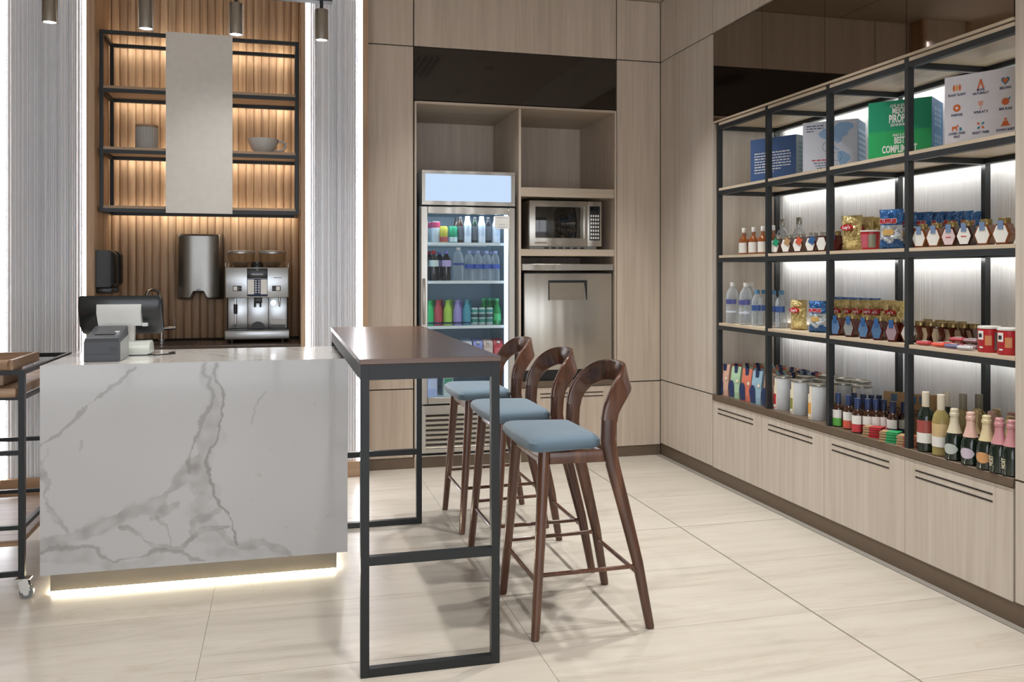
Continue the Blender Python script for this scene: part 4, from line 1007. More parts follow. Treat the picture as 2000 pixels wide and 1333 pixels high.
def champ(foil, lab, txt=None):
    def f():
        R = [pt('body', MB().lathe([(.03, 0), (.0375, .005), (.038, .07), (.036, .095), (.024, .13), (.016, .16), (.0145, .18)], n=24), GREENG)]
        R.append(pt('foil', MB().lathe([(.0305, .1155), (.0255, .128), (.0172, .161), (.0165, .185), (.019, .187), (.019, .198), (.0165, .201), (.0165, .214), (.012, .218)], n=24), foil))
        ov = MB(); pts_ = []
        for i in range(16):
            a = 2*PI*i/16; th = -PI/2+.85*math.cos(a); z = .05+.021*math.sin(a); pts_.append((.0388*math.cos(th), .0388*math.sin(th), z))
        mid = []
        for q in range(9):
            th = -PI/2-.85+1.7*q/8; hh = .022*math.sqrt(max(.02, 1-((q-4)/4)**2)); mid.append(((.0386*math.cos(th), .0386*math.sin(th), .05-hh), (.0386*math.cos(th), .0386*math.sin(th), .05+hh)))
        ov.rings([[a for a, c in mid], [c for a, c in mid]], cap=False, close=False)
        if lab: R.append(pt('label', ov, lab))
        if txt:
            me = text_mesh(txt, .02, C_('cfc9b0'), .75, bold=.0006).copy(); me.transform(Matrix.Rotation(-PI/2, 4, 'Y')); R.append(pt('lettering', me, loc=(-.012, -.0395, .05)))
        return R
    return f

def row(key, builder, name, items, z, cat, base, group, rz=RZ, sc=1):
    """items: (sight line column, x depth, own words)"""
    for n_, (u, X, own) in enumerate(items):
        jz, js = (.12*math.sin(n_*2.3+1), 1+.045*math.sin(n_*3.1)) if name == 'chip_bag' else (0, 1)
        spawn(key, builder, name, X, YX(u, X), z, (base+' '+own) if not own.startswith('=') else own[1:], cat, group, rz+jz, sc*js)

# --- upper shelf (level three boards)
z = ZS[1]
row('amber', amber, 'liquor_bottle', [(1453, 2.80, 'leftmost of the four'), (1472, 2.80, 'second from the left'), (1490, 2.80, 'third, just left of the black post'), (1510, 2.81, 'right behind the black post')], z, 'bottle', 'small amber bottle with a white label,', 'amber bottles')
row('clearb', clearb, 'glass_bottle', [(1528, 2.93, 'behind the jar with the green tag'), (1561, 2.93, 'behind the jar with the orange tag')], z, 'bottle', 'clear bottle with silver cap standing', 'clear glass bottles', RZ, 1.1)
for u, tm, lab in ((1519, GREEN, 'green'), (1541, C_('b08f66'), 'tan'), (1564, C_('c9573a'), 'orange'), (1589, BLUE, 'blue')):
    spawn('tj'+lab, tagjar(tm), 'honey_jar', 2.80, YX(u, 2.80), z, 'hexagonal dark honey jar with a %s hanging tag on the upper shelf' % lab, 'jar', 'tagged honey jars', RZ)
row('jplain', jar(HONEY, LIDS, None), 'honey_jar', [(1611, 2.80, 'touching the black post')], z, 'jar', 'hexagonal dark honey jar with plain white label,', 'tagged honey jars')
row('jbow', jar(C_('5a1a18', .15), LIDG, BLUE, None), 'honey_jar', [(1634, 2.83, '')], z, 'jar', 'dark red jam jar with a blue tie left of the tall yellow chip bag', None)
row('bagy', bag('yellow'), 'chip_bag', [(1664, 2.86, 'in front, tallest, left of the red tub'), (1688, 3.0, 'behind the red tub'), (1706, 3.06, 'behind the red tub, half hidden by a blue bag')], z, 'chip bag', 'yellow potato chip bag, upper shelf,', 'yellow chip bags on the upper shelf', RZ)
row('tub', tub, 'chip_tub', [(1700, 2.83, 'between the yellow and blue chip bags'), (1789, 2.82, 'just right of the black post')], z, 'tub', 'red paper snack tub', 'red snack tubs')
row('bagb', bag('blue'), 'chip_bag', [(1741, 2.83, 'in front, beside the red tub')], z, 'chip bag', 'large blue and white ridged chip bag', 'blue chip bags on the upper shelf', RZ, 1.04)
row('bagb', bag('blue'), 'chip_bag', [(1769, 2.90, 'behind the black post'), (1800, 2.96, 'first right of the post, behind the honey jars'), (1822, 3.0, 'second right of the post, behind the honey jars'), (1842, 3.04, 'third right of the post, behind the honey jars'), (1860, 3.07, 'fourth right of the post, behind the honey jars'), (1878, 3.1, 'fifth right of the post, behind the honey jars'), (1893, 3.13, 'rightmost of the row, behind the honey jars')], z, 'chip bag', 'blue ridged chip bag', 'blue chip bags on the upper shelf', RZ, .96)
HL6 = ['first right of the black post', 'second right of the black post', 'third, with a pinkish label', 'fourth, with dark honey', 'fifth right of the black post', 'rightmost, cut by the wall panel']
for k, (u, X) in enumerate(((1802, 2.80), (1830, 2.80), (1860, 2.80), (1890, 2.80), (1926, 2.795), (1962, 2.79))):
    m = [HONEY2, HONEY2, HONEY, C_('2a120c', .12), HONEY2, HONEY2][k]; lb = C_('d9c6c8') if k == 2 else LW
    spawn('hj%d' % k, jar(m, LIDG, C_('6f86a8'), lb, txt=['', '', 'MIEL', 'MIEL', '', ''][k] or None), 'honey_jar', X, YX(u, X), z, 'blue-sealed hexagonal honey jar, upper shelf, '+HL6[k], 'jar', 'honey jars on the upper shelf', RZ)

# --- middle shelf
z = ZS[0]
row('bigw', bigwater, 'water_bottle', [(1431, 2.80, 'leftmost'), (1457, 2.80, 'second from the left'), (1466, 2.90, 'behind the second one')], z, 'bottle', 'large clear water bottle with white cap,', 'large water bottles')
row('smw', smallwater, 'water_bottle', [(1479, 2.82, 'left of the black post'), (1492, 2.86, 'close behind the black post'), (1510, 2.83, 'first right of the black post'), (1526, 2.85, 'rightmost, beside the yellow chip bag')], z, 'bottle', 'small clear water bottle with blue cap and blue band,', 'small water bottles')
row('bagy', PROTO and bag('yellow'), 'chip_bag', [(1560, 2.84, '=crumpled yellow chip bag beside the small water bottles')], z, 'chip bag', '', 'chip bags on the middle shelf', RZ, .92)
row('bagb', bag('blue'), 'chip_bag', [(1597, 2.82, '=blue and white chip bag left of the black post on the middle shelf')], z, 'chip bag', '', 'chip bags on the middle shelf', RZ, .93)
row('bagb', bag('blue'), 'chip_bag', [(u, 3.12, ORD[k]+' from the left') for k, u in enumerate((1646, 1664, 1682, 1700))], z, 'chip bag', 'blue chip bag in the back row showing only its top,', 'blue chip bags at the back', RZ, 1.0)
row('bagy', bag('yellow'), 'chip_bag', [(u, X, ORD[k]+' from the left') for k, (u, X) in enumerate(((1640, 2.93), (1661, 2.97), (1682, 3.0), (1702, 3.03), (1718, 3.05), (1733, 3.08), (1747, 3.1)))], z, 'chip bag', 'yellow chip bag in the row behind the hexagonal jars,', 'yellow chip bags behind the jars', RZ, .97)
BJ = [C_('5c7fa8'), C_('8a8f90'), C_('54789f'), C_('4a6d94'), C_('9c8790')]
for k, u in enumerate((1638, 1664, 1693, 1719, 1748)):
    spawn('bj%d' % k, jar(C_('4a1a14', .12), LIDG, BLUE, BJ[k], w=.034, h=.10), 'honey_jar', 2.79, YX(u, 2.79), z, 'hexagonal honey jar with %s label on the middle shelf, %s from the left' % (['blue', 'grey', 'blue', 'blue', 'pinkish'][k], ORD[k]), 'jar', 'hexagonal jars on the middle shelf', RZ)
row('jplain', jar(HONEY, LIDS, None), 'honey_jar', [(1771, 2.83, 'behind the black post')], z, 'jar', 'plain dark honey jar on the middle shelf', None, RZ+.7)
row('sidej', jar(HONEY, LIDG, None, C_('a89880'), w=.036, h=.085), 'honey_jar', [(u, X, ORD[k]+' right of the black post') for k, (u, X) in enumerate(((1797, 2.88), (1817, 2.90), (1840, 2.90), (1861, 2.92), (1883, 2.93), (1904, 2.95)))], z, 'jar', 'slanting-label honey jar behind the red candy packs,', 'honey jars behind the candy', RZ-.5)
row('sidej', jar(HONEY, LIDG, None, C_('a89880'), w=.036, h=.085), 'honey_jar', [(u, 3.03, ORD[k]+' from the left') for k, u in enumerate((1812, 1836, 1856, 1878))], z, 'jar', 'honey jar in the hindmost row showing mostly its lid,', 'hindmost honey jars', RZ-.5)
def candy(col):
    def f():
        b = MB(); b.rings([[(x, y*.018*k, .012+s_*.011*k) for y, s_ in ((-1, 0), (-.6, .8), (.6, .8), (1, 0), (.6, -.8), (-.6, -.8))] for x, k in ((-.034, .75), (-.029, .75), (-.025, 1.0), (.025, 1.0), (.029, .75), (.034, .75))])
        return [pt('wrapper', b, C_(col, .3)), pt('label', MB().box(-.012, .014, -.0125, .0115, .0212, .0222), LW, (), False)]
    return f
cz = [(1806, 2.772, 'b5333a', 0, 'red'), (1836, 2.772, 'd04a34', 0, 'orange red'), (1862, 2.77, '5d5a84', 0, 'violet'), (1887, 2.765, 'b8b8bc', 0, 'silver'), (1851, 2.83, 'c23c34', 0, 'bright red'), (1872, 2.83, 'b03040', .0245, 'dark red'), (1899, 2.83, '8c6a70', .0245, 'mauve')]
for u, X, c, dz, nm in cz:
    if dz: spawn('cd'+c, candy(c), 'candy_bar', X, YX(u, X), z, 'wrapped candy bar lying under the %s bar on the middle shelf' % nm, 'candy', 'candy bars', -PI/2+.3)
    spawn('cd'+c, candy(c), 'candy_bar', X, YX(u, X), z+dz, 'small %s wrapped candy bar in front of the honey jars' % nm, 'candy', 'candy bars', -PI/2+.3)
row('rc', redcan, 'snack_can', [(1932, 2.80, 'fully visible, right of the candy bars'), (1971, 2.785, 'cut off by the right wall panel')], z, 'can', 'short red snack can with white lid,', 'red snack cans')

# --- ledge
z = ZD
PC = ['cfa896', 'a3c4a5', 'cf7560', '8fafc2', 'a98a72']
PN = ['peach', 'green', 'orange', 'pale blue', 'brown']
RN = ['front row', 'second row', 'third row', 'fourth row', 'back row']
us = [1418, 1439.5, 1461, 1481, 1505]
ys_ = [YX(u, 2.79) for u in us]
mixc = [0, 3, 1, 2, 4, 1, 0, 3, 2, 4]
for r in range(5):
    for k in range(5):
        c = k if r == 0 else mixc[(k*2+r*3) % 10]
        X = 2.79+.078*r
        spawn('po'+PC[c], pouch(PC[c]), 'snack_pouch', X, ys_[k], z, '%s standing snack pouch with navy label, %s, %s from the left' % (PN[c], RN[r], ORD[k]), 'pouch', 'snack pouches on the ledge', -PI/2+.45)
for k, (u, X, c) in enumerate(((1560, 3.02, 'b0805c'), (1572, 3.09, '6d93a8'), (1590, 3.06, 'c07a6c'), (1546, 2.97, 'b0805c'))):
    spawn('po'+c, pouch(c), 'snack_pouch', X, YX(u, X), z, ['brown snack pouch behind the first white canister', 'grey blue snack pouch at the very back behind the canisters', 'dusty red snack pouch, rightmost behind the canisters', 'brown snack pouch squeezed behind the leftmost canister'][k], 'pouch', None, -PI/2+.45)
for u, X, c, lab in ((1529, 2.82, 'b8323c', 'with a red label strip, front left'), (1562, 2.815, '8c9048', 'with an olive label strip, front middle'), (1598, 2.81, 'd9a04c', 'with a golden label strip, front right by the post'),
                     (1574, 2.945, 'b8323c', 'second row, behind the front middle one'), (1607, 2.945, '8c9048', 'second row, left of the post'), (1617, 3.08, 'b8323c', 'back row at the post'),
                     (1646, 2.96, '8c9048', 'right of the post behind the sauce bottles'), (1651, 3.09, 'd9a04c', 'back row right of the post'), (1683, 2.99, 'b8323c', 'rightmost behind the sauce bottles'), (1682, 3.115, '8c9048', 'rightmost in the back row')):
    spawn('cn'+c, canister(c), 'food_canister', X, YX(u, X), z, 'tall white food canister, '+lab, 'canister', 'white canisters', -PI/2+.75, 1.03)
SB = [(1637, 2.785, '5cae4a', 'with a green label, leftmost'), (1657.5, 2.79, 'd9604e', 'with a salmon label, second in front'), (1675, 2.765, 'c03a44', 'with a red label, foremost'), (1695, 2.80, 'c03a44', 'behind the left stack of boxes'), (1711, 2.83, 'b9c4d2', 'with a pale blue label'), (1726, 2.86, 'cdbcc0', 'with a pinkish white label'), (1744, 2.85, '30385a', 'rightmost, with a navy label'),
      (1668, 2.87, 'd9604e', 'second row behind the salmon one'), (1686, 2.88, 'c03a44', 'second row, middle'), (1702, 2.91, 'b9c4d2', 'second row, right of the middle'), (1717, 2.94, 'cdbcc0', 'back row near the kraft box'), (1766, 2.90, '30385a', 'beside the black post')]
for u, X, c, lab in SB: spawn('sb'+c, sauce(c), 'sauce_bottle', X, YX(u, X), z, 'small sauce bottle with dark blue neck '+lab, 'bottle', 'sauce bottles', RZ)
# stacks of flat boxed bars
def flat(c1):
    def f(): return [pt('box', MB().box(-.042, .042, -.034, .034, 0, .0115, .001, 1), KRAFT, (), False), pt('sleeve', MB().box(-.012, .0425, -.0345, .0345, -.0001+.0002, .012), c1, (), False), pt('edge_line', MB().box(-.043, .043, -.035, -.0346, .0095, .0112), INK, (), False)]
    return f
for si, (u, X, n, c, nm) in enumerate(((1706, 2.775, 4, RED, 'red'), (1739, 2.768, 4, LGREEN, 'green'), (1773, 2.775, 4, C_('b0603c'), 'brown'), (1735, 2.86, 3, RED, 'rear red'))):
    for k in range(n):
        spawn('fl'+nm, flat(c), 'snack_box', X, YX(u, X)-.001*k, z+k*.0125, 'flat kraft snack box in the %s stack on the ledge, %s' % (nm, ['at the bottom', 'second from the bottom', 'third from the bottom', 'on top'][k] if not (k == n-1) else 'on top'), 'box', 'flat snack boxes', -PI/2+.65+.04*((k*7) % 3-1))
# kraft boxes behind
def kraft():
    R = [pt('bag', MB().rings([[(-.05, -.03, 0), (.05, -.03, 0), (.05, .03, 0), (-.05, .03, 0)], [(-.052, -.03, .15), (.052, -.03, .15), (.052, .024, .15), (-.052, .024, .15)], [(-.05, -.016, .20), (.05, -.016, .20), (.05, -.010, .20), (-.05, -.010, .20)]]), KRAFT, (), False),
         pt('seal_strip', MB().box(-.014, .014, -.029, -.0265, .155, .192, rx=-.28), C_('4c6b88'), (), False),
         pt('lettering', text_mesh('SAUCE', .034, INK, .85), loc=(.004, -.0312, .10)), pt('printed_line', MB().box(-.03, .03, -.0312, -.0302, .12, .124), INK, (), False)]
    return R
row('kraft', kraft, 'kraft_bag', [(1748, 2.97, '=large kraft paper bag lettered in black behind the flat boxes'), (1785, 3.0, '=kraft paper bag first right of the black post'), (1803, 3.03, '=kraft paper bag behind the red wine bottle'), (1818, 3.06, '=kraft paper bag right behind the red wine bottle'), (1832, 3.09, '=kraft paper bag, last of the row, behind the white wine')], z, 'paper bag', '', 'kraft paper bags', -PI/2+.75)
# wines
WG = glassy('pale_wine_glass', 'c8b878', .42, .05, .5)
WB = [(1808, 2.775, ('wr', wine(GREENG, C_('d8cfbc'), C_('9c4a44'), LW)), 'red wine bottle with cream cap and brick red label'),
      (1838, 2.775, ('ww', wine(WG, C_('d8cfbc'), C_('c9b083'), LW)), 'clear white wine bottle with cream cap and tan label'),
      (1849, 2.87, ('wr', None), 'dark wine bottle half hidden behind the white wine'),
      (1881, 2.88, ('wg', wine(WG, C_('8d8a7c'), C_('b8a878'), C_('a89868'))), 'pale wine bottle with grey cap behind the first sparkling bottle'),
      (1912, 2.94, ('wg', None), 'pale wine bottle with grey cap, rear row in the middle')]
wr_b = WB[0][2][1]; wg_b = WB[3][2][1]
for u, X, (k, bl), lab in WB: spawn(k, bl or (wr_b if k == 'wr' else wg_b), 'wine_bottle', X, YX(u, X), z, lab, 'bottle', 'wine bottles', RZ)
GF = C_('cbb98a', .3, metal=.3); PF = C_('d6b0a4', .3); 
CB = [(1864, 2.765, 'cg1', C_('cfc6ac', .3), C_('b8c0bc'), None, 'small sparkling wine bottle, cream foil and pale label, leftmost'),
      (1896, 2.762, 'cp1', PF, C_('c8bccc'), None, 'small sparkling wine bottle with pink foil and lilac label'),
      (1927, 2.76, 'cg2', C_('d2c49c', .3), C_('cf9a66'), None, 'small sparkling wine bottle with cream foil and orange flower label'),
      (1952, 2.758, 'cm', C_('c48a90', .35), None, 'MOET', 'small champagne bottle with rose foil, lettered down its side'),
      (1976, 2.765, 'cm', None, None, 'MOET', 'small champagne bottle cut off by the right wall panel'),
      (1908, 2.85, 'cg3', GF, C_('b8c0bc'), None, 'gold foil sparkling bottle, second row between pink and cream'),
      (1937, 2.86, 'cp1', None, None, None, 'pink foil sparkling bottle in the second row'),
      (1946, 2.93, 'cg3', None, None, None, 'gold foil sparkling bottle in the rear row'),
      (1973, 2.83, 'cg3', None, None, None, 'gold foil sparkling bottle behind the rose foil champagne'),
      (1976, 2.92, 'cp1', None, None, None, 'pink foil sparkling bottle in the far right rear')]
for u, X, k, fo, la, tx, lab in CB: spawn(k, champ(fo, la, tx) if fo else None, 'champagne_bottle', X, YX(u, X), z, lab, 'bottle', 'small sparkling wine bottles', RZ)

# --- printed cubes on the top shelf
def cube(u_l, X_l, deg, u_r, hgt, dep, fm, sm, lab):
    a = math.radians(deg); y_l = YX(u_l, X_l); d = ray(u_r); q = d[0]/d[1]
    wd = (q*y_l-X_l)/(math.sin(a)+q*math.cos(a)); th = a-PI/2
    t = thing('printed_box', (X_l+math.sin(a)*wd/2, y_l-math.cos(a)*wd/2, ZS[2]), lab, 'box', 'printed display boxes', th)
    P('box', MB().box(-wd/2, wd/2, .0, dep, 0, hgt), sm, t, False); P('front_face', MB().box(-wd/2+.0005, wd/2-.0005, -.0012, -.0001, .0005, hgt-.0005), fm, t, False)
    return t, wd
TW = INKW
PAPER = C_('c9cfdc', .5)
t, W_ = cube(1466, 2.78, 25, 1555, .265, .2, C_('3f5f92', .45), C_('8fa0a8', .5), 'blue printed box with a white paragraph, leftmost on the top shelf')
for k in range(8): dashes(t, -W_/2+.03, W_/2-(.035 if k < 6 else .10 if k == 6 else .15), .172-.0165*k, .007, TW, seed=k)
for k in range(8): P('window_band', MB().box(W_/2+.0003, W_/2+.0012, .03, .19, .03+k*.026, .042+k*.026), C_('6f8a9c'), t, False)
t, W_ = cube(1568, 2.77, 42, 1675, .275, .2, PAPER, C_('7d9cc0', .5), 'white printed box with a pale blue world map, second on the top shelf')
def blob(pts, m, nm='printed_map'): P(nm, MB().poly([(x, -.0013, z_) for x, z_ in pts], (0, -.0005, 0)), m, t, False)
MP = C_('8cb0d6', .5)
blob([(-.06, .21), (-.03, .235), (.0, .225), (.02, .24), (.05, .262), (.09, .262), (.12, .25), (.125, .23), (.10, .215), (.09, .19), (.07, .185), (.06, .16), (.04, .15), (.025, .165), (.02, .145), (.035, .125), (.05, .118), (.045, .112), (.02, .125), (-.0, .15), (-.02, .175), (-.05, .19)], MP)
blob([(.05, .11), (.075, .105), (.1, .085), (.11, .065), (.09, .045), (.075, .02), (.06, .004), (.05, .01), (.052, .04), (.042, .07), (.04, .095)], MP)
for (x, z_) in ((-.015, .135), (.04, .08)):
    P('printed_ring', MB().tube([(x+.025*math.cos(i*PI/3), -.0018, z_+.027*math.sin(i*PI/3)) for i in range(7)], .0009, 4), NAVY, t, False)
for k in range(3): dashes(t, -W_/2+.02, -W_/2+(.11 if k < 2 else .06), .25-.014*k, .006, C_('4a5578'), seed=k+20)
dashes(t, -W_/2+.05, .0, .062, .006, RED, seed=5)
for k in range(3): dashes(t, -W_/2+.06+.008*k, .0, .047-.014*k, .0055, C_('4a5578'), seed=k+30)
for k in range(7): P('window_band', MB().box(W_/2+.0003, W_/2+.0012, .02, .19, .03+k*.03, .046+k*.03), C_('a9c4de'), t, False)
t, W_ = cube(1696, 2.77, 37, 1820, .28, .22, GREEN, C_('5f8fc0', .5), 'green printed box with white bilingual slogan, third on the top shelf')
P('lower_half', MB().box(-W_/2+.001, W_/2-.001, -.0018, -.0012, .001, .135), LGREEN, t, False)
for s_, sz, z_, sx, bo in (('¿CUÁL HA SIDO EL', .019, .254, .52, .0003), ('MEJOR', .042, .229, .52, .0012), ('PIROPO', .054, .190, .5, .0014), ('QUE HAS RECIBIDO?', .017, .162, .52, .0003), ('WHAT IS THE', .018, .112, .55, .0003), ('BEST', .043, .086, .52, .0012), ('COMPLIMENT', .049, .045, .52, .0014), ("YOU'VE EVER RECEIVED?", .014, .016, .52, .0002)):
    text(s_, sz, TW, t, (.0, -.0026, z_), sx=sx, bold=bo)
for r in range(2):
    for k in range(4):
        for q in range(3): P('window_band', MB().box(W_/2+.0003, W_/2+.0012, .05+.045*q, .085+.045*q, .225-.025*k-.13*r, .242-.025*k-.13*r), C_('8fb6d8'), t, False)
t, W_ = cube(1845, 2.77, 25, 1991, .295, .2, C_('d6d6de', .5), PAPER, 'white printed box with nine orange and blue icons, rightmost on the top shelf')
ORG = C_('cf6a36', .5); TEALP = C_('3d7f95', .5)
LB = [['PLANT SLANT', 'MOVE\nNATURALLY', 'BELONG'], ['PURPOSE', 'WINE AT 5', '80% RULE'], ['LOVED ONES\nFIRST', 'RIGHT TRIBE', 'DOWN SHIFT']]
def disc(x, z_, r, m, n=14, sx=1): P('icon', MB().poly([(x+r*sx*math.cos(2*PI*i/n), -.0014, z_+r*math.sin(2*PI*i/n)) for i in range(n)], (0, -.0006, 0)), m, t, False)
def pl(pts, m): P('icon', MB().poly([(x, -.0022, z_) for x, z_ in pts], (0, -.0005, 0)), m, t, False)
for r in range(3):
    for c in range(3):
        x = (c-1)*W_*.325; z_ = .243-r*.086
        text(LB[r][c], .0145, NAVY, t, (x, -.0018, z_-.030), sx=.8, bold=.0003)
        if (r, c) == (0, 0): [disc(x+d, z_, .014, ORG if d else C_('d8a050'), sx=.35) for d in (-.012, 0, .012)]
        elif (r, c) == (0, 1): pl([(x-.014, z_-.018), (x-.002, z_+.022), (x+.003, z_+.022), (x+.015, z_-.018), (x+.009, z_-.018), (x, z_+.006), (x-.008, z_-.018)], ORG)
        elif (r, c) == (0, 2):
            for k, m in ((1, TEALP), (.62, ORG)): P('icon', MB().poly([(x+k*.0013*16*math.sin(a)**3*.8, -.0014-(1-k)*.003, z_+k*.0012*(13*math.cos(a)-5*math.cos(2*a)-2*math.cos(3*a)-math.cos(4*a))) for a in [2*PI*i/20 for i in range(20)]], (0, -.0006, 0)), m, t, False)
        elif (r, c) == (1, 0): disc(x, z_, .016, ORG); P('icon', MB().poly([(x+.006*math.cos(i*PI/5), -.0026, z_+.006*math.sin(i*PI/5)) for i in range(10)], (0, -.0004, 0)), LW, t, False)
        elif (r, c) == (1, 1): pl([(x-.010, z_+.016), (x+.010, z_+.016), (x+.008, z_), (x+.001, z_-.005), (x+.001, z_-.014), (x+.007, z_-.017), (x-.007, z_-.017), (x-.001, z_-.014), (x-.001, z_-.005), (x-.008, z_)], C_('d9a08c'))
        elif (r, c) == (1, 2): disc(x, z_, .015, ORG); pl([(x+.008, z_+.01), (x+.02, z_+.018), (x+.018, z_+.006)], TEALP)
        elif (r, c) == (2, 0): pl([(x-.02, z_-.012), (x-.02, z_+.008), (x-.003, z_+.008), (x+.004, z_+.015), (x+.008, z_+.008), (x+.001, z_+.002), (x+.001, z_-.012), (x-.003, z_-.012), (x-.005, z_-.002), (x-.014, z_-.002), (x-.016, z_-.012)], ORG); pl([(x+.01, z_-.012), (x+.012, z_+.004), (x+.02, z_+.0), (x+.022, z_-.012)], TEALP)
        elif (r, c) == (2, 1):
            for a, m in ((.7, TEALP), (2.4, ORG), (-.8, ORG), (-2.3, TEALP)): pl([(x+.004*math.cos(a), z_+.004*math.sin(a)), (x+.014*math.cos(a+.4), z_+.014*math.sin(a+.4)), (x+.02*math.cos(a), z_+.02*math.sin(a)), (x+.014*math.cos(a-.4), z_+.014*math.sin(a-.4))], m)
        else: disc(x, z_+.014, .005, ORG); pl([(x-.008, z_+.007), (x+.008, z_+.007), (x+.012, z_-.006), (x+.02, z_-.014), (x-.02, z_-.014), (x-.012, z_-.006)], ORG)

# ================================================================== DRINKS IN THE FRIDGE
RF = .0; Yf = 6.165
def frow(lst, z, name, cat, rz=0, sc=1, group=None):
    for u, Y, key, bl, lab in lst: spawn(key, bl, name, XY(u, Y), Y, z+.0005, lab, cat, group, rz, sc)
frow([(844, 6.25, 'f_pink', can(C_('c9d6dc'), .033, .15, bands=[(.105, .145, C_('b03a62'))]), 'tall white can with a crimson top, leftmost on the top fridge shelf, behind'), (850.5, 6.17, 'f_pink', None, 'tall white can with a crimson top at the front left of the top fridge shelf'),
      (866, Yf, 'f_yel', can(C_('c3bd4a'), .031, .118, bands=[(.006, .04, C_('b8545c'))]), 'yellow can with a pink base in the drinks fridge'), (885, Yf, 'f_grn', can(C_('2c9a72'), .031, .118, bands=[(.006, .04, C_('c6d8dc'))]), 'green and white can in the drinks fridge')], SH[0], 'drink_can', 'can')
darkb = lambda c: bottle(C_(c, .25), INK, [(.021, 0), (.023, .003), (.023, .13), (.014, .16), (.012, .17)], .014, (.165, .186), lz=(.023, .02, .12), lm=C_('5a6068'))
whiteb = bottle(C_('d4dde8', .35), LW, [(.026, 0), (.029, .003), (.029, .13), (.018, .165), (.0165, .175)], .0175, (.17, .19), lz=(.029, .05, .125), lm=C_('c0ccdc'))
frow([(899, Yf, 'f_db', darkb('3c2a22'), 'dark brown slim bottle in the drinks fridge'), (927, Yf, 'f_dg', darkb('26352a'), 'dark green slim bottle between the white bottles in the fridge'), (953, Yf, 'f_dk', darkb('24262c'), 'black slim bottle in the drinks fridge'),
      (913, Yf, 'f_wb', whiteb, 'white bottle, left one of three in the fridge'), (940.5, Yf, 'f_wb', None, 'white bottle, middle one of three in the fridge'), (969, Yf, 'f_wb', None, 'white bottle under the paper notice in the fridge'), (892, 6.26, 'f_db', None, 'dark slim bottle behind the green can in the fridge')], SH[0], 'drink_bottle', 'bottle')
cola = lambda capm, lm_: bottle(C_('1c1412', .1, coat=.5), capm, [(.032, 0), (.035, .006), (.032, .06), (.035, .09), (.035, .14), (.026, .165), (.012, .185), (.012, .195)], .0145, (.19, .212), lz=(.0352, .10, .145), lm=lm_)
frow([(847, Yf, 'f_cola', cola(RED, C_('ccdcd8')), 'dark cola bottle with a red cap and pale label in the fridge'), (838, 6.30, 'f_cola', None, 'dark cola bottle behind the red-capped one in the fridge'), (871.5, Yf, 'f_pep', cola(C_('7f7cc8'), C_('b8a8d8')), 'dark cola bottle with a violet cap and label in the fridge'), (858, 6.32, 'f_pep', None, 'dark cola bottle with a violet cap in the second row of the fridge'),
      (895, Yf, 'f_big', bottle(WGL, LW, [(.035, 0), (.04, .006), (.04, .1), (.04, .15), (.030, .19), (.015, .215), (.014, .222)], .0165, (.218, .238), lz=(.04, .11, .125), lm=C_('3c4a90')), 'large clear water bottle with white cap in the fridge'),
      (916, Yf, 'f_sm', bottle(WGL, C_('aab6e4'), [(.03, 0), (.034, .005), (.034, .055), (.0325, .06), (.034, .065), (.034, .14), (.028, .17), (.015, .19), (.014, .196)], .0165, (.193, .213), lz=(.034, .085, .118), lm=C_('3a56a8')), 'small water bottle with lilac cap, first of four in the fridge'), (933, Yf, 'f_sm', None, 'small water bottle with lilac cap, second of four in the fridge'), (950, Yf, 'f_sm', None, 'small water bottle with lilac cap, third of four in the fridge'), (967, Yf, 'f_sm', None, 'small water bottle with lilac cap, fourth of four in the fridge'),
      (924, 6.30, 'f_sm', None, 'small water bottle in the second row of the fridge, left'), (941, 6.30, 'f_sm', None, 'small water bottle in the second row of the fridge, middle'), (958, 6.30, 'f_sm', None, 'small water bottle in the second row of the fridge, right')], SH[1], 'drink_bottle', 'bottle')
alu = lambda c: bottle(C_(c, .35), C_(c, .35), [(.028, 0), (.032, .004), (.032, .09), (.028, .115), (.017, .145), (.0155, .16)], .0165, (.158, .178), lz=(.032, .012, .024), lm=NAVY)
cols = [(839, '3cc072', 'green'), (855, 'b84a56', 'red'), (874, 'a6d054', 'lime'), (893, '9a90cc', 'lilac'), (911, '4f97ac', 'teal')]
for u, c, nm in cols:
    for r, Y in enumerate((Yf, 6.26, 6.35)): spawn('al'+c, alu(c), 'drink_bottle', XY(u+(r*3), Y), Y, SH[2]+.0005, '%s aluminium drink bottle in the fridge, %s' % (nm, ['front row', 'second row', 'third row'][r]), 'bottle', 'coloured aluminium bottles', 0)
for k, u in enumerate((926.5, 941, 956)):
    spawn('f_tc', can(C_('b7c8c8'), .0255, .125, bands=[(.02, .045, C_('2e7f74')), (.055, .08, C_('31525a')), (.09, .112, C_('3f8f86'))]), 'drink_can', XY(u, Yf), Yf, SH[2]+.0005, 'slim silver and teal can in the fridge, %s of three' % ORD[k], 'can', 'slim cans')
gb = bottle(C_('1d8a48', .1, coat=.5), C_('57c088'), [(.025, 0), (.029, .005), (.029, .1), (.02, .13), (.0125, .15), (.0125, .175)], .0145, (.17, .188), lz=(.029, .03, .08), lm=C_('4fc27a'))
for k, (u, Y) in enumerate(((971, Yf), (968, 6.27), (956, 6.27), (944, 6.27), (950, 6.36), (962, 6.36))): spawn('f_gb', gb, 'drink_bottle', XY(u, Y), Y, SH[2]+.0005, 'green glass drink bottle in the fridge, '+['in front at the right', 'second row right', 'second row middle, behind the cans', 'second row left, behind the cans', 'back row left', 'back row right'][k], 'bottle', 'green glass bottles')
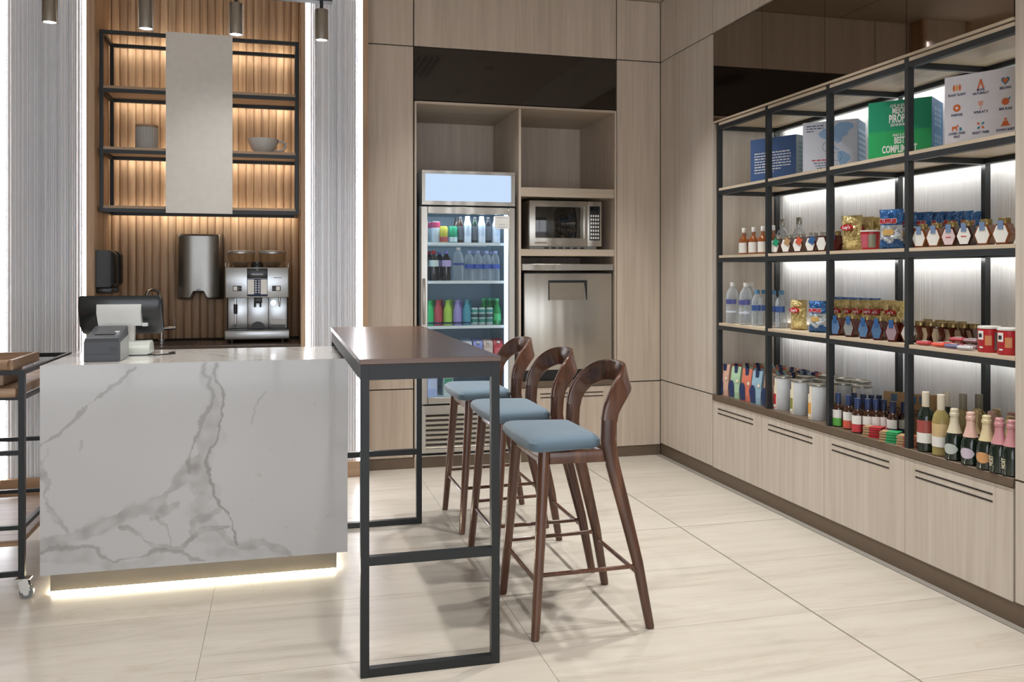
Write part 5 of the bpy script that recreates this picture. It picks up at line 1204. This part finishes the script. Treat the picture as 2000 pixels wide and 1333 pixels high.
def carton(c, c2=None):
    def f():
        b = MB(); b.rings([[(-.034, -.034, 0), (.034, -.034, 0), (.034, .034, 0), (-.034, .034, 0)], [(-.034, -.034, .145), (.034, -.034, .145), (.034, .034, .145), (-.034, .034, .145)], [(-.034, -.02, .17), (.034, -.02, .17), (.034, .034, .172), (-.034, .034, .172)]])
        R = [pt('carton', b, C_(c), (), False), pt('cap', MB().lathe([(.013, 0), (.013, .012)], 0, -.028, .155, 14), LW), pt('label', MB().box(-.024, .024, -.0352, -.0342, .03, .12), C_(c2 or 'd8dce0'), (), False)]
        return R
    return f
for k, (u, c, c2, nm) in enumerate(((889, 'ccd6e4', 'e4e8f0', 'white'), (911, 'c6d2e6', 'e4e8f0', 'pale blue'), (932, '8f98d8', 'b0b8e8', 'violet'), (951.5, 'cfb8ae', 'e0ccc4', 'beige'), (971, 'b83038', 'd06068', 'red'))):
    for r, Y in enumerate((Yf, 6.25, 6.335)): spawn('ct'+c, carton(c, c2), 'drink_carton', XY(u-r*1.5, Y), Y, SH[3]+.0005, '%s drink carton in the fridge, %s' % (nm, ['front row', 'second row', 'third row'][r]), 'carton', 'drink cartons')
def tallcarton(c, c2):
    def f(): return [pt('carton', MB().rings([[(-.035, -.035, 0), (.035, -.035, 0), (.035, .035, 0), (-.035, .035, 0)], [(-.035, -.035, .15), (.035, -.035, .15), (.035, .035, .15), (-.035, .035, .15)], [(-.035, -.003, .185), (.035, -.003, .185), (.035, .003, .185), (-.035, .003, .185)]]), C_(c), (), False), pt('label', MB().box(-.03, .03, -.0362, -.0352, .05, .12), C_(c2), (), False)]
    return f
spawn('tc1', tallcarton('b8c4e8', 'd0d8f0'), 'milk_carton', XY(843, Yf), Yf, .4905, 'pale blue milk carton at the bottom left of the fridge', 'carton')
spawn('tc2', tallcarton('cfe0d8', '4aa884'), 'milk_carton', XY(874, Yf), Yf, .4905, 'white and green milk carton at the bottom of the fridge', 'carton')
lamp('fridge_lamp', 'AREA', (1.27, 6.12, 1.783), 1.6, (.82, .92, 1), (.5, .03), rot=(.5, 0, 0))
